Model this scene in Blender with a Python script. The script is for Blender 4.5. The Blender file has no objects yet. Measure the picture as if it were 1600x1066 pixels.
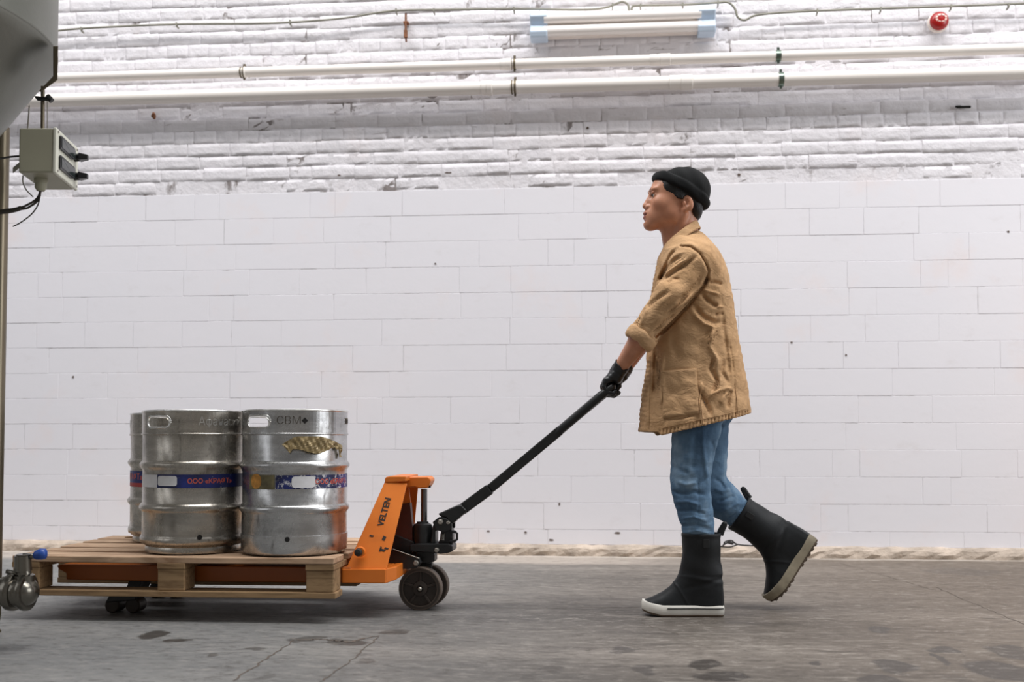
import bpy, bmesh, math, random
import numpy as np
from mathutils import Vector, Matrix

random.seed(7)
rng = np.random.default_rng(7)
SC = bpy.context.scene
COL = SC.collection
PI = math.pi

# ------------------------------------------------------------------ camera
FPX = 1650.0                      # focal length in pixels of the 1600 px frame
YAW, PITCH = math.radians(4.9), math.radians(2.2)
CAMZ = 0.655
HORIZ = 688.0                     # row of the horizon in the frame
CYP = HORIZ - FPX * math.tan(PITCH)
camd = bpy.data.cameras.new('camera')
cam = bpy.data.objects.new('camera', camd)
COL.objects.link(cam)
cam.location = (0, 0, CAMZ)
cam.rotation_euler = (PI / 2 + PITCH, 0, YAW)
camd.sensor_width = 36.0
camd.lens = FPX / 1600 * 36.0
camd.shift_y = (CYP - 533.0) / 1600.0
camd.dof.use_dof = True
camd.dof.focus_distance = 4.05
camd.dof.aperture_fstop = 2.8
SC.camera = cam

# ------------------------------------------------------------------ light
W = 6.05                          # the brick wall's plane
world = bpy.data.worlds.new('world')
SC.world = world
world.use_nodes = True
bg = world.node_tree.nodes['Background']
bg.inputs[0].default_value = (1.0, 0.985, 0.975, 1)
bg.inputs[1].default_value = 0.17


def area(name, loc, target, sx, sy, power, color):
    l = bpy.data.lights.new(name, 'AREA')
    l.shape = 'RECTANGLE'
    l.size, l.size_y = sx, sy
    l.energy = power
    l.color = color
    o = bpy.data.objects.new(name, l)
    COL.objects.link(o)
    o.location = loc
    d = Vector(target) - Vector(loc)
    o.rotation_euler = d.to_track_quat('-Z', 'Y').to_euler()
    return o


area('roof_light_strip', (0.0, 2.60, 8.5), (0.0, 4.6, 0), 15.0, 0.42, 480, (1.0, 0.97, 0.95))
area('roof_skylight', (0.5, 3.4, 8.4), (0.5, 3.9, 0), 15.0, 4.6, 800, (0.98, 0.985, 1.0))
area('side_window_light', (6.5, 2.6, 2.6), (0.0, 4.4, 1.2), 3.2, 3.2, 140, (0.95, 0.97, 1.0))
area('side_door_light', (-5.5, 0.8, 2.8), (-0.5, 5.0, 1.2), 2.6, 3.0, 25, (0.94, 0.96, 1.0))

SC.view_settings.view_transform = 'Standard'
SC.view_settings.look = 'None'
SC.view_settings.gamma = 1.0
SC.view_settings.use_curve_mapping = False
SC.view_settings.exposure = 0.18

# ------------------------------------------------------------------ pixel to world helpers
_f = Vector((-math.sin(YAW) * math.cos(PITCH), math.cos(YAW) * math.cos(PITCH), math.sin(PITCH)))
_r = Vector((math.cos(YAW), math.sin(YAW), 0))
_u = _r.cross(_f)


def ray(px, py):
    return _f + _r * ((px - 800) / FPX) + _u * ((CYP - py) / FPX)


def P(px, py, Y):
    """point of the plane y = Y seen at that pixel"""
    d = ray(px, py)
    return Vector((0, 0, CAMZ)) + d * (Y / d.y)


def PZ(px, py, dist):
    """point at that distance along the viewing axis"""
    return Vector((0, 0, CAMZ)) + ray(px, py) * dist


def PF(px, py, z=0.0):
    d = ray(px, py)
    return Vector((0, 0, CAMZ)) + d * ((z - CAMZ) / d.z)


YA = 4.11                         # axis of the pallet truck and the walker

# ------------------------------------------------------------------ object helpers


def link(name, me, mat=None, parent=None, smooth=False):
    o = bpy.data.objects.new(name, me)
    COL.objects.link(o)
    if mat is not None and not me.materials:
        me.materials.append(mat)
    if parent is not None:
        o.parent = parent
        o.matrix_parent_inverse = Matrix.Translation(-parent.location) if parent.type == 'EMPTY' else Matrix.Identity(4)
    if smooth:
        me.polygons.foreach_set('use_smooth', [True] * len(me.polygons))
    return o


def empty(name, loc, label, cat, group=None):
    o = bpy.data.objects.new(name, None)
    COL.objects.link(o)
    o.location = loc
    o.empty_display_size = 0.1
    tag(o, label, cat, group)
    return o


def tag(o, label=None, cat=None, group=None, kind=None):
    if label: o['label'] = label
    if cat: o['category'] = cat
    if group: o['group'] = group
    if kind: o['kind'] = kind
    return o


class MB:
    def __init__(s):
        s.v, s.f = [], []

    def add(s, vs, fs):
        n = len(s.v)
        s.v += [tuple(p) for p in vs]
        s.f += [tuple(i + n for i in f) for f in fs]
        return s

    def box(s, c, size, R=None):
        hx, hy, hz = [a / 2 for a in size]
        vs = [Vector((x, y, z)) for x in (-hx, hx) for y in (-hy, hy) for z in (-hz, hz)]
        if R is not None: vs = [R @ p for p in vs]
        c = Vector(c)
        return s.add([p + c for p in vs], [(0, 1, 3, 2), (4, 6, 7, 5), (0, 4, 5, 1), (2, 3, 7, 6), (0, 2, 6, 4), (1, 5, 7, 3)])

    def box2(s, a, b):
        return s.box([(a[i] + b[i]) / 2 for i in range(3)], [abs(a[i] - b[i]) for i in range(3)])

    def hull8(s, q0, q1):
        """two quads (4 points each, same order) joined into a solid"""
        return s.add(list(q0) + list(q1), [(3, 2, 1, 0), (4, 5, 6, 7), (0, 1, 5, 4), (1, 2, 6, 5), (2, 3, 7, 6), (3, 0, 4, 7)])

    def loft(s, rings, cap=True, closed=True):
        n = len(rings[0]); vs = [p for r in rings for p in r]; fs = []
        for k in range(len(rings) - 1):
            for i in range(n if closed else n - 1):
                j = (i + 1) % n
                fs.append((k * n + i, k * n + j, (k + 1) * n + j, (k + 1) * n + i))
        if cap:
            fs.append(tuple(reversed(range(n))))
            fs.append(tuple(range((len(rings) - 1) * n, len(rings) * n)))
        return s.add(vs, fs)

    def tube(s, pts, r, n=10, cap=True, flat=None):
        pts = [Vector(p) for p in pts]
        rr = r if isinstance(r, (list, tuple)) else [r] * len(pts)
        up = None; rings = []
        for i, p in enumerate(pts):
            t = (pts[min(i + 1, len(pts) - 1)] - pts[max(i - 1, 0)]).normalized()
            if up is None:
                up = Vector((0, 0, 1)) if abs(t.z) < .9 else Vector((0, 1, 0))
            a = (up - t * up.dot(t)).normalized(); b = t.cross(a); up = a
            fl = flat or 1.0
            rings.append([p + (a * math.cos(2 * PI * k / n) + b * math.sin(2 * PI * k / n) * fl) * rr[i] for k in range(n)])
        return s.loft(rings, cap)

    def lathe(s, prof, n=48, c=(0, 0, 0), axis='z', cap=True):
        c = Vector(c); rings = []
        for r, h in prof:
            ring = []
            for k in range(n):
                a = 2 * PI * k / n
                x, y = r * math.cos(a), r * math.sin(a)
                p = {'z': Vector((x, y, h)), 'y': Vector((x, -h, y)), 'x': Vector((h, x, y))}[axis]
                ring.append(c + p)
            rings.append(ring)
        return s.loft(rings, cap)

    def prism(s, poly, y0, y1):
        """polygon of (x, z) extruded along y"""
        return s.loft([[Vector((x, y0, z)) for x, z in poly], [Vector((x, y1, z)) for x, z in poly]])

    def prism_pts(s, q0, q1):
        return s.loft([q0, q1])

    def build(s, name, mat, parent=None, smooth=False, bevel=0, seg=2, fix=True, auto=None):
        me = bpy.data.meshes.new(name)
        me.from_pydata(s.v, [], s.f)
        if fix:
            bm = bmesh.new(); bm.from_mesh(me)
            bmesh.ops.recalc_face_normals(bm, faces=bm.faces)
            bm.to_mesh(me); bm.free()
        me.update()
        o = link(name, me, mat, parent, smooth or auto is not None)
        if auto is not None:
            try: me.set_sharp_from_angle(angle=math.radians(auto))
            except Exception: pass
        if bevel:
            m = o.modifiers.new('bevel', 'BEVEL'); m.width = bevel; m.segments = seg
            m.limit_method = 'ANGLE'; m.angle_limit = math.radians(35)
        return o


# ------------------------------------------------------------------ materials
def srgb(r, g, b):
    def c(x):
        x /= 255
        return x / 12.92 if x <= .04045 else ((x + .055) / 1.055) ** 2.4
    return (c(r), c(g), c(b), 1)


class NT:
    def __init__(s, name):
        s.m = bpy.data.materials.new(name); s.m.use_nodes = True
        s.t = s.m.node_tree; s.b = s.t.nodes['Principled BSDF']
        s.g = None

    def n(s, typ, **kw):
        nd = s.t.nodes.new(typ)
        for k, v in kw.items(): setattr(nd, k, v)
        return nd

    def l(s, a, b): s.t.links.new(a, b)

    def pos(s, scale=(1, 1, 1), obj=False):
        mp = s.n('ShaderNodeMapping'); mp.inputs['Scale'].default_value = scale
        if obj:
            s.l(s.n('ShaderNodeTexCoord').outputs['Object'], mp.inputs[0])
        else:
            s.l(s.n('ShaderNodeNewGeometry').outputs['Position'], mp.inputs[0])
        return mp.outputs[0]

    def noise(s, vec, scale, detail=4, rough=.55, dist=0):
        nd = s.n('ShaderNodeTexNoise'); nd.inputs['Scale'].default_value = scale
        nd.inputs['Detail'].default_value = detail; nd.inputs['Roughness'].default_value = rough
        nd.inputs['Distortion'].default_value = dist
        s.l(vec, nd.inputs['Vector']); return nd.outputs['Fac']

    def ramp(s, fac, stops):
        nd = s.n('ShaderNodeValToRGB'); e = nd.color_ramp.elements
        while len(e) < len(stops): e.new(.5)
        for k, (p, c) in enumerate(stops):
            e[k].position = p; e[k].color = c if len(c) == 4 else (*c, 1)
        s.l(fac, nd.inputs[0]); return nd.outputs[0]

    def step(s, fac, a, b):
        nd = s.n('ShaderNodeMapRange'); nd.interpolation_type = 'SMOOTHSTEP'
        nd.inputs['From Min'].default_value = a; nd.inputs['From Max'].default_value = b
        s.l(fac, nd.inputs[0]); return nd.outputs[0]

    def mix(s, fac, a, b, mode='MIX'):
        nd = s.n('ShaderNodeMix', data_type='RGBA', blend_type=mode)
        for inp, v in ((nd.inputs[0], fac), (nd.inputs[6], a), (nd.inputs[7], b)):
            if hasattr(v, 'node'): s.l(v, inp)
            elif inp is nd.inputs[0]: inp.default_value = v
            else: inp.default_value = v
        return nd.outputs[2]

    def math(s, op, a, b=0.0, c=None):
        nd = s.n('ShaderNodeMath', operation=op)
        for k, v in enumerate((a, b) if c is None else (a, b, c)):
            if hasattr(v, 'node'): s.l(v, nd.inputs[k])
            else: nd.inputs[k].default_value = v
        return nd.outputs[0]

    def bump(s, h, dist=.002, strength=1.0, prev=None):
        nd = s.n('ShaderNodeBump'); nd.inputs['Distance'].default_value = dist
        nd.inputs['Strength'].default_value = strength
        s.l(h, nd.inputs['Height'])
        if prev is not None: s.l(prev, nd.inputs['Normal'])
        s.l(nd.outputs[0], s.b.inputs['Normal']); return nd.outputs[0]

    def base(s, v):
        if hasattr(v, 'node'): s.l(v, s.b.inputs['Base Color'])
        else: s.b.inputs['Base Color'].default_value = v

    def rough(s, v):
        if hasattr(v, 'node'): s.l(v, s.b.inputs['Roughness'])
        else: s.b.inputs['Roughness'].default_value = v

    def metal(s, v): s.b.inputs['Metallic'].default_value = v


def simple(name, col, rough=.6, metal=0, var=.12, scale=8, bump=0, bscale=60, obj=False, spec=None):
    t = NT(name); v = t.pos(obj=obj)
    n1 = t.noise(v, scale, 5)
    dark = tuple(c * (1 - var) for c in col[:3]) + (1,)
    lite = tuple(min(1, c * (1 + var)) for c in col[:3]) + (1,)
    t.base(t.ramp(n1, [(.3, dark), (.7, lite)])); t.rough(rough); t.metal(metal)
    if bump: t.bump(t.noise(v, bscale, 4), bump)
    if spec is not None: t.b.inputs['Specular IOR Level'].default_value = spec
    return t.m


M = {}


def wall_mat(name, coarse, chips=False, mortar=False):
    t = NT(name); v = t.pos()
    big = t.noise(v, .55, 3); mid = t.noise(v, 2.3, 5, .6); fine = t.noise(v, 30, 6, .6)
    c = t.ramp(big, [(.3, srgb(224, 223, 229)), (.55, srgb(227, 225, 230)), (.75, srgb(231, 226, 229))])
    pink = t.step(mid, .56, .74)
    c = t.mix(t.math('MULTIPLY', pink, .35), c, srgb(232, 214, 209))
    dirt = t.step(t.noise(t.pos((1, 1, 1.6)), 6.5, 6, .7), .56, .82)
    c = t.mix(t.math('MULTIPLY', dirt, .42 if coarse else .16), c, srgb(178, 166, 158))
    if chips:
        ch = t.step(t.noise(t.pos((1, 1, 2.2)), 13, 5, .62, .6), .715, .74)
        c = t.mix(t.math('MULTIPLY', ch, .55), c, srgb(140, 112, 98))
    if coarse:
        ds = t.step(t.noise(t.pos((.8, 1, 6)), 7, 5, .6, .3), .665, .69)
        c = t.mix(t.math('MULTIPLY', ds, .7), c, srgb(104, 88, 78))
    if coarse: c = t.mix(.5, c, srgb(214, 210, 213))
    if mortar:
        ch = t.step(t.noise(t.pos((1, 1, .5)), 5.0, 5, .65), .55, .63)
        c = t.mix(t.math('MULTIPLY', ch, .8), c, srgb(88, 74, 66))
    t.base(c); t.rough(.62)
    n1 = t.bump(t.noise(v, 9 if coarse else 4, 5, .6), .014 if coarse else .002, .9 if coarse else .6)
    t.bump(fine, .0025 if coarse else .0008, .6, n1)
    return t.m


M['brick'] = wall_mat('painted_brick', True, chips=True)
M['block'] = wall_mat('painted_block', False)
M['mortar_up'] = wall_mat('painted_mortar', True, mortar=True)
M['mortar_low'] = wall_mat('painted_joint', False, mortar=True)


def floor_mat():
    t = NT('worn_concrete'); v = t.pos(); vs = t.pos((.35, 1.3, 1))
    a = t.noise(vs, 1.1, 6, .6); b = t.noise(t.pos((.34, 1.4, 1)), 9, 9, .75, .6); c3 = t.noise(v, 45, 6, .7)
    c = t.ramp(a, [(.36, srgb(64, 59, 54)), (.5, srgb(94, 88, 81)), (.64, srgb(122, 115, 107))])
    c = t.mix(t.math('MULTIPLY', t.step(b, .51, .64), .75), c, srgb(54, 47, 41))
    c = t.mix(t.math('MULTIPLY', t.step(b, .46, .34), .5), c, srgb(146, 140, 132))
    c = t.mix(t.math('MULTIPLY', c3, .25), c, srgb(120, 113, 106))
    sx = t.n('ShaderNodeSeparateXYZ'); t.l(v, sx.inputs[0])
    # cooler, bluish grey on the left, browner to the right and towards the wall
    c = t.mix(t.math('MULTIPLY', t.step(sx.outputs[0], .3, -1.4), .50), c, srgb(134, 138, 140))
    c = t.mix(t.math('MULTIPLY', t.step(sx.outputs[0], .1, 1.6), .55), c, srgb(100, 86, 71))
    # pale, limy strip by the wall's foot
    wob = t.math('MULTIPLY_ADD', b, .3, sx.outputs[1])
    left = t.step(sx.outputs[0], .9, -.2)
    c = t.mix(t.math('MULTIPLY', t.math('MULTIPLY', t.step(wob, 5.70, 5.84), left), .65), c, srgb(192, 180, 168))
    c = t.mix(t.math('MULTIPLY', t.step(wob, 6.05, 6.12), .5), c, srgb(205, 196, 186))
    # dark wet stains: each an ellipse with a noisy rim, at its own place
    nz = t.n('ShaderNodeTexNoise'); nz.inputs['Scale'].default_value = 7; nz.inputs['Detail'].default_value = 5
    t.l(v, nz.inputs['Vector'])
    off = t.n('ShaderNodeVectorMath', operation='SUBTRACT'); t.l(nz.outputs['Color'], off.inputs[0]); off.inputs[1].default_value = (.5, .5, .5)
    sc = t.n('ShaderNodeVectorMath', operation='MULTIPLY'); t.l(off.outputs[0], sc.inputs[0]); sc.inputs[1].default_value = (.13, .20, 0)
    pv = t.n('ShaderNodeVectorMath', operation='ADD'); t.l(v, pv.inputs[0]); t.l(sc.outputs[0], pv.inputs[1])
    mask = None; soft = None
    spots = [(238, 992, 20, 7, 1), (272, 1002, 20, 4, 1), (335, 1022, 8, 2.5, .8), (398, 1014, 20, 3, .6), (478, 999, 24, 4, .7), (540, 1004, 30, 5, .75), (618, 988, 22, 4.5, .7),
             (1100, 1037, 28, 8, 1), (1128, 1058, 44, 8, 1), (1012, 1048, 17, 7, .8), (860, 1048, 27, 7, .6), (970, 1016, 20, 5, .8), (1280, 1034, 9, 3, .9),
             (1398, 1042, 36, 11, .8), (1562, 1048, 46, 14, .8), (1580, 1020, 30, 10, .7), (1470, 1016, 22, 4, .8), (1472, 1030, 8, 9, .8), (1378, 983, 20, 5, .7), (1372, 1062, 30, 7, .8),
             (1500, 1064, 20, 6, .3), (520, 945, 22, 4, .8), (455, 955, 18, 3, .7), (720, 947, 8, 2, .8), (828, 1060, 20, 5, .4), (1190, 975, 60, 3, .35),
             (570, 1033, 16, 6, .5), (415, 1057, 16, 4, .4), (900, 935, 70, 5, .25), (760, 968, 90, 5, .25), (1500, 893, 60, 5, .35)]
    for px, py, rx, ry, k in spots:
        q = PF(px, py); qx = PF(px + rx, py); qy = PF(px, py - ry)
        ax = (qx - q).length; ay = (qy - q).length
        s1 = t.n('ShaderNodeVectorMath', operation='SUBTRACT'); t.l(pv.outputs[0], s1.inputs[0]); s1.inputs[1].default_value = (q.x, q.y, 0)
        s2 = t.n('ShaderNodeVectorMath', operation='MULTIPLY'); t.l(s1.outputs[0], s2.inputs[0]); s2.inputs[1].default_value = (1 / ax, 1 / ay, 0)
        s3 = t.n('ShaderNodeVectorMath', operation='LENGTH'); t.l(s2.outputs[0], s3.inputs[0])
        m = t.math('MULTIPLY', t.step(s3.outputs['Value'], 1.12, .85), k)
        mask = m if mask is None else t.math('MAXIMUM', mask, m)
    c = t.mix(t.math('MULTIPLY', mask, .85), c, srgb(44, 39, 34))
    g1 = t.noise(t.pos((.6, 1.3, 1)), 24, 9, .82, .5)
    c = t.mix(t.math('MULTIPLY', t.step(g1, .5, .64), .62), c, srgb(56, 50, 44))
    c = t.mix(t.math('MULTIPLY', t.step(g1, .48, .36), .42), c, srgb(160, 154, 146))
    t.base(c)
    r = t.math('MULTIPLY_ADD', b, -.25, .72)
    t.rough(t.math('MULTIPLY_ADD', mask, -.14, r))
    t.b.inputs['Specular IOR Level'].default_value = .35
    n1 = t.bump(b, .004, .5); t.bump(c3, .001, .6, n1)
    return t.m


M['floor'] = floor_mat()
M['plinth'] = simple('broken_plaster', srgb(176, 162, 148), .85, 0, .30, 9, .012, 22)


def steel_keg(name, col, dirt=.55):
    t = NT(name); v = t.pos(obj=True); vz = t.pos((3, 3, 14), obj=True)
    n1 = t.noise(vz, 1.6, 7, .68); n2 = t.noise(t.pos((1, 1, .5), obj=True), 16, 8, .75, .5); n3 = t.noise(t.pos((26, 26, 3), obj=True), 1, 3)
    c = t.ramp(n1, [(.3, tuple(x * .58 for x in col[:3])), (.7, col[:3])])
    c = t.mix(t.math('MULTIPLY', t.step(n2, .53, .68), dirt), c, srgb(48, 41, 33))
    t.base(c); t.metal(.94)
    t.rough(t.math('ADD', t.math('MULTIPLY_ADD', n1, .12, .20), t.math('MULTIPLY', t.step(n2, .45, .8), .22)))
    n = t.bump(t.noise(t.pos((1, 1, 1), obj=True), 7, 3), .004, .5)
    t.bump(n3, .0005, .35, n)
    return t.m


M['keg_a'] = steel_keg('dull_keg_steel', srgb(196, 190, 180), .55)
M['keg_b'] = steel_keg('bright_keg_steel', srgb(206, 206, 206), .6)
M['rim_steel'] = simple('polished_rim_steel', srgb(225, 225, 222), .22, .95, .05)
M['emboss'] = simple('emboss_shadow_steel', srgb(96, 88, 78), .3, .95, .1)  # raised letters toned darker, their relief shadow put into the colour
M['chip'] = simple('dark_paint_chip', srgb(92, 78, 70), .9)
M['hole'] = simple('hole_black', srgb(18, 16, 14), .9)


def band_mat(name, amount):
    t = NT(name); v = t.pos(obj=True)
    n = t.noise(v, 55, 6, .75, .4)
    c = t.ramp(t.noise(v, 12, 3), [(.35, srgb(20, 26, 66)), (.65, srgb(32, 46, 118))])
    c = t.mix(t.step(n, .64 - amount, .68 - amount), c, srgb(196, 196, 200))
    t.base(c); t.rough(.4); return t.m


M['band_a'] = band_mat('blue_keg_print', 0.0)
M['band_b'] = band_mat('worn_blue_keg_print', .10)
M['band_text'] = simple('red_orange_print', srgb(190, 88, 72), .5)
M['band_white'] = simple('white_sticker', srgb(220, 220, 222), .5, 0, .06, 40)
M['band_dirty'] = simple('dirty_paper_residue', srgb(112, 104, 74), .7, 0, .4, 30)
M['rust_sticker'] = simple('ochre_round_sticker', srgb(196, 138, 62), .7, 0, .3, 60)
M['foil'] = simple('torn_brown_foil', srgb(142, 124, 88), .38, .25, .2, 30, .0008, 60, obj=True)


def wood_mat(name, col, dk):
    t = NT(name); v = t.pos((1.2, 12, 12)); n = t.noise(v, 3.0, 6, .65, 1.2); n2 = t.noise(t.pos(), 5, 4)
    c = t.ramp(n, [(.3, dk), (.55, col), (.8, tuple(min(1, x * 1.25) for x in col[:3]))])
    c = t.mix(t.math('MULTIPLY', t.step(n2, .5, .75), .35), c, srgb(96, 76, 56))
    t.base(c); t.rough(.8); t.bump(n, .0015, .7); return t.m


M['wood'] = wood_mat('pallet_wood', srgb(150, 122, 88), srgb(104, 78, 50))
M['wood_top'] = wood_mat('pallet_deck_wood', srgb(186, 156, 128), srgb(142, 110, 82))


def orange_mat(name='scuffed_orange_paint', shade_mix=0.0):
    t = NT(name); v = t.pos()
    n = t.noise(v, 22, 7, .7, .3); m = t.noise(v, 3.5, 4)
    c = t.ramp(m, [(.3, srgb(208, 108, 30)), (.7, srgb(226, 126, 42))])
    c = t.mix(t.math('MULTIPLY', t.step(n, .66, .74), .75), c, srgb(84, 50, 30))
    c = t.mix(t.math('MULTIPLY', t.step(t.noise(t.pos((1, 1, 2)), 6, 5), .55, .85), .4), c, srgb(150, 80, 34))
    if shade_mix: c = t.mix(shade_mix, c, srgb(74, 42, 24))  # dark brown mixed in to stand for shade
    t.base(c); t.rough(.42); t.bump(n, .0006, .5); return t.m


M['orange'] = orange_mat()
M['orange_shaded'] = orange_mat('shaded_orange_paint', .5)  # fork paint with the shade under the pallet mixed into its colour
M['maroon'] = simple('dark_maroon', srgb(74, 32, 20), .5, 0, .2, 20)
M['black_paint'] = simple('black_machine_paint', srgb(26, 27, 28), .38, 0, .3, 20, .0006, 80)
M['black_rubber'] = simple('black_rubber', srgb(30, 27, 25), .6, 0, .2, 30)
M['wheel'] = simple('brown_black_wheel', srgb(52, 44, 38), .5, 0, .3, 12, .0006, 60)
M['tread'] = simple('worn_wheel_tread', srgb(92, 80, 70), .6, 0, .2, 20)
M['chrome'] = simple('chrome_rod', srgb(120, 120, 122), .22, .95, .05)
M['bolt'] = simple('dull_bolt_steel', srgb(160, 156, 148), .4, .8, .1)
M['stencil'] = simple('black_stencil_ink', srgb(38, 30, 24), .7, 0, .2, 60)
M['tank'] = simple('brushed_tank_steel', srgb(122, 123, 116), .46, .85, .08, 3, .0004, 90)
M['tank_dark'] = simple('leg_steel', srgb(122, 113, 96), .35, .85, .12, 6)
M['valve'] = simple('valve_steel', srgb(118, 114, 106), .24, .95, .08)
M['blue_plastic'] = simple('blue_plastic', srgb(34, 72, 150), .4)
M['box_grey'] = simple('grey_green_box_plastic', srgb(160, 158, 138), .5, 0, .05)
M['box_lid'] = simple('pale_box_lid', srgb(214, 214, 200), .5, 0, .05)
M['black_plastic'] = simple('black_plastic', srgb(20, 20, 22), .3)
M['dark_glass'] = simple('dark_window_plastic', srgb(48, 54, 54), .15)
M['cable_dark'] = simple('dark_cable', srgb(58, 52, 44), .5)
M['cable_wall'] = simple('grey_wall_cable', srgb(140, 138, 126), .5, 0, .12, 10)
M['pipe'] = simple('cream_painted_pipe', srgb(228, 222, 216), .38, 0, .03, 5)
M['clamp'] = simple('zinc_clamp', srgb(120, 134, 124), .28, .9, .2, 30)
M['clamp_old'] = simple('tarnished_clamp', srgb(110, 100, 82), .5, .6, .2, 30)
M['fitting_blue'] = simple('pale_blue_plastic', srgb(196, 212, 230), .42, 0, .03)
M['fitting_white'] = simple('cream_metal_fitting', srgb(232, 222, 214), .4, 0, .03)
M['tube_white'] = simple('white_lamp_tube', srgb(244, 238, 234), .25, 0, .02)
M['brass'] = simple('tarnished_brass', srgb(150, 128, 88), .4, .7)
M['red'] = simple('red_alarm_plastic', srgb(158, 18, 16), .3, 0, .1)
M['red_white'] = simple('pale_marking', srgb(240, 206, 196), .4)
M['rust'] = simple('rusty_iron', srgb(128, 84, 58), .8, .2, .3, 60)


def skin_mat():
    t = NT('skin'); v = t.pos(); n = t.noise(v, 18, 4)
    t.base(t.ramp(n, [(.3, srgb(182, 124, 96)), (.7, srgb(204, 146, 116))])); t.rough(.42)
    t.b.inputs['Subsurface Weight'].default_value = .12
    t.b.inputs['Subsurface Radius'].default_value = (.012, .005, .003)
    t.bump(t.noise(v, 300, 3), .0003, .5); return t.m


M['skin'] = skin_mat()
M['lip'] = simple('lip_skin', srgb(160, 98, 84), .45)
M['hair'] = simple('black_hair', srgb(20, 18, 18), .5, 0, .2, 60, .002, 240)
M['eye_white'] = simple('eye_white', srgb(205, 196, 190), .2)
M['iris'] = simple('dark_iris', srgb(16, 10, 8), .4, spec=.2)


def knit_mat():
    t = NT('black_knit'); v = t.pos()
    w = t.n('ShaderNodeTexWave', wave_type='BANDS', bands_direction='X'); w.inputs['Scale'].default_value = 90
    w.inputs['Distortion'].default_value = 1.5; t.l(v, w.inputs[0])
    t.base(srgb(19, 20, 21)); t.rough(.95); n = t.bump(w.outputs['Fac'], .0009, .5)
    t.bump(t.noise(v, 260, 3), .0008, .5, n); t.b.inputs['Sheen Weight'].default_value = .05
    t.b.inputs['Specular IOR Level'].default_value = .2
    return t.m


M['knit'] = knit_mat()


def cloth_mat():
    t = NT('tan_cotton'); v = t.pos()
    n = t.noise(v, 5, 5, .6); f = t.noise(v, 420, 2)
    c = t.ramp(n, [(.3, srgb(178, 142, 104)), (.7, srgb(198, 162, 124))])
    t.base(t.mix(t.math('MULTIPLY', f, .25), c, srgb(160, 122, 80))); t.rough(.88)
    t.b.inputs['Specular IOR Level'].default_value = .2
    cr = t.noise(t.pos((1, 1, 1.3)), 16, 5, .6, .8); cr2 = t.noise(t.pos((.6, 1, 1)), 46, 4, .6, .6)
    b = t.bump(cr, .017, .6); b = t.bump(cr2, .0035, .6, b); t.bump(f, .0004, .5, b); return t.m


M['tan'] = cloth_mat()
M['seam'] = simple('dark_seam', srgb(116, 84, 50), .9)


def denim_mat():
    t = NT('faded_blue_denim'); v = t.pos()
    n = t.noise(t.pos((1, 1, .6)), 9, 5, .6); f = t.noise(t.pos((2, 2, 1)), 300, 3)
    c = t.ramp(n, [(.30, srgb(66, 90, 116)), (.50, srgb(98, 126, 152)), (.70, srgb(150, 174, 194))])
    t.base(t.mix(t.math('MULTIPLY', f, .35), c, srgb(62, 88, 116))); t.rough(.9)
    t.b.inputs['Specular IOR Level'].default_value = .2
    b = t.bump(t.noise(t.pos((1, 1, 2.2)), 15, 4, .55, .5), .010, .5); t.bump(f, .0005, .5, b); return t.m


M['denim'] = denim_mat()
M['boot'] = simple('black_boot_rubber', srgb(21, 24, 27), .58, 0, .12, 12, .001, 30, spec=.35)
M['boot_trim'] = simple('boot_trim', srgb(17, 19, 21), .5)
M['sole_white'] = simple('white_boot_sole', srgb(225, 222, 214), .5, 0, .05, 30)
M['sole_dirty'] = simple('dirty_grey_sole', srgb(150, 140, 120), .7, 0, .15, 40)
M['outsole'] = simple('dark_outsole', srgb(88, 74, 60), .8)
M['glove'] = simple('black_glove', srgb(22, 24, 27), .36, 0, .15, 40, .002, 70)


# ------------------------------------------------------------------ text
def text_mesh(body, size, extrude=0.0, font_space=1.0, bold=0.0):
    cu = bpy.data.curves.new('lettering', 'FONT')
    cu.body = body; cu.size = size; cu.extrude = extrude; cu.align_x = 'CENTER'; cu.align_y = 'CENTER'
    cu.space_character = font_space; cu.offset = bold; cu.resolution_u = 3
    o = bpy.data.objects.new('tmp', cu); COL.objects.link(o)
    dg = bpy.context.evaluated_depsgraph_get()
    me = bpy.data.meshes.new_from_object(o.evaluated_get(dg))
    bpy.data.objects.remove(o); bpy.data.curves.remove(cu)
    me.materials.clear()
    return me


# ================================================================== SETTING
# ---- floor
fx0, fx1, fy0, fy1 = -6.0, 6.5, -4.0, 6.6
mb = MB(); mb.box2((fx0, fy0, -.1), (fx1, fy1, 0))
floor = mb.build('floor', M['floor']); tag(floor, 'worn grey brown concrete floor with damp stains', None, kind='structure')


def ribbon(pts, w, z=.0012):
    pts = [Vector((p.x, p.y, z)) for p in pts]; L, R = [], []
    for i, p in enumerate(pts):
        t = (pts[min(i + 1, len(pts) - 1)] - pts[max(i - 1, 0)]).normalized()
        n = Vector((-t.y, t.x, 0)); ww = w * (0.5 + random.random() * .8)
        L.append(p + n * ww); R.append(p - n * ww)
    m = MB(); m.add(L + R, [(i, i + 1, len(pts) + i + 1, len(pts) + i) for i in range(len(pts) - 1)])
    return m


M['crack'] = simple('crack_dark', srgb(92, 82, 74), .9)


def crack(px_pts, w=.003, jit=.006, n=14):
    pts = []
    for a, b in zip(px_pts[:-1], px_pts[1:]):
        A, B = PF(*a), PF(*b)
        for k in range(n):
            pts.append(A.lerp(B, k / n) + Vector((random.uniform(-jit, jit), random.uniform(-jit, jit), 0)))
    pts.append(PF(*px_pts[-1]))
    return ribbon(pts, w).build('floor_crack', M['crack'], floor, fix=False)


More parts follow.
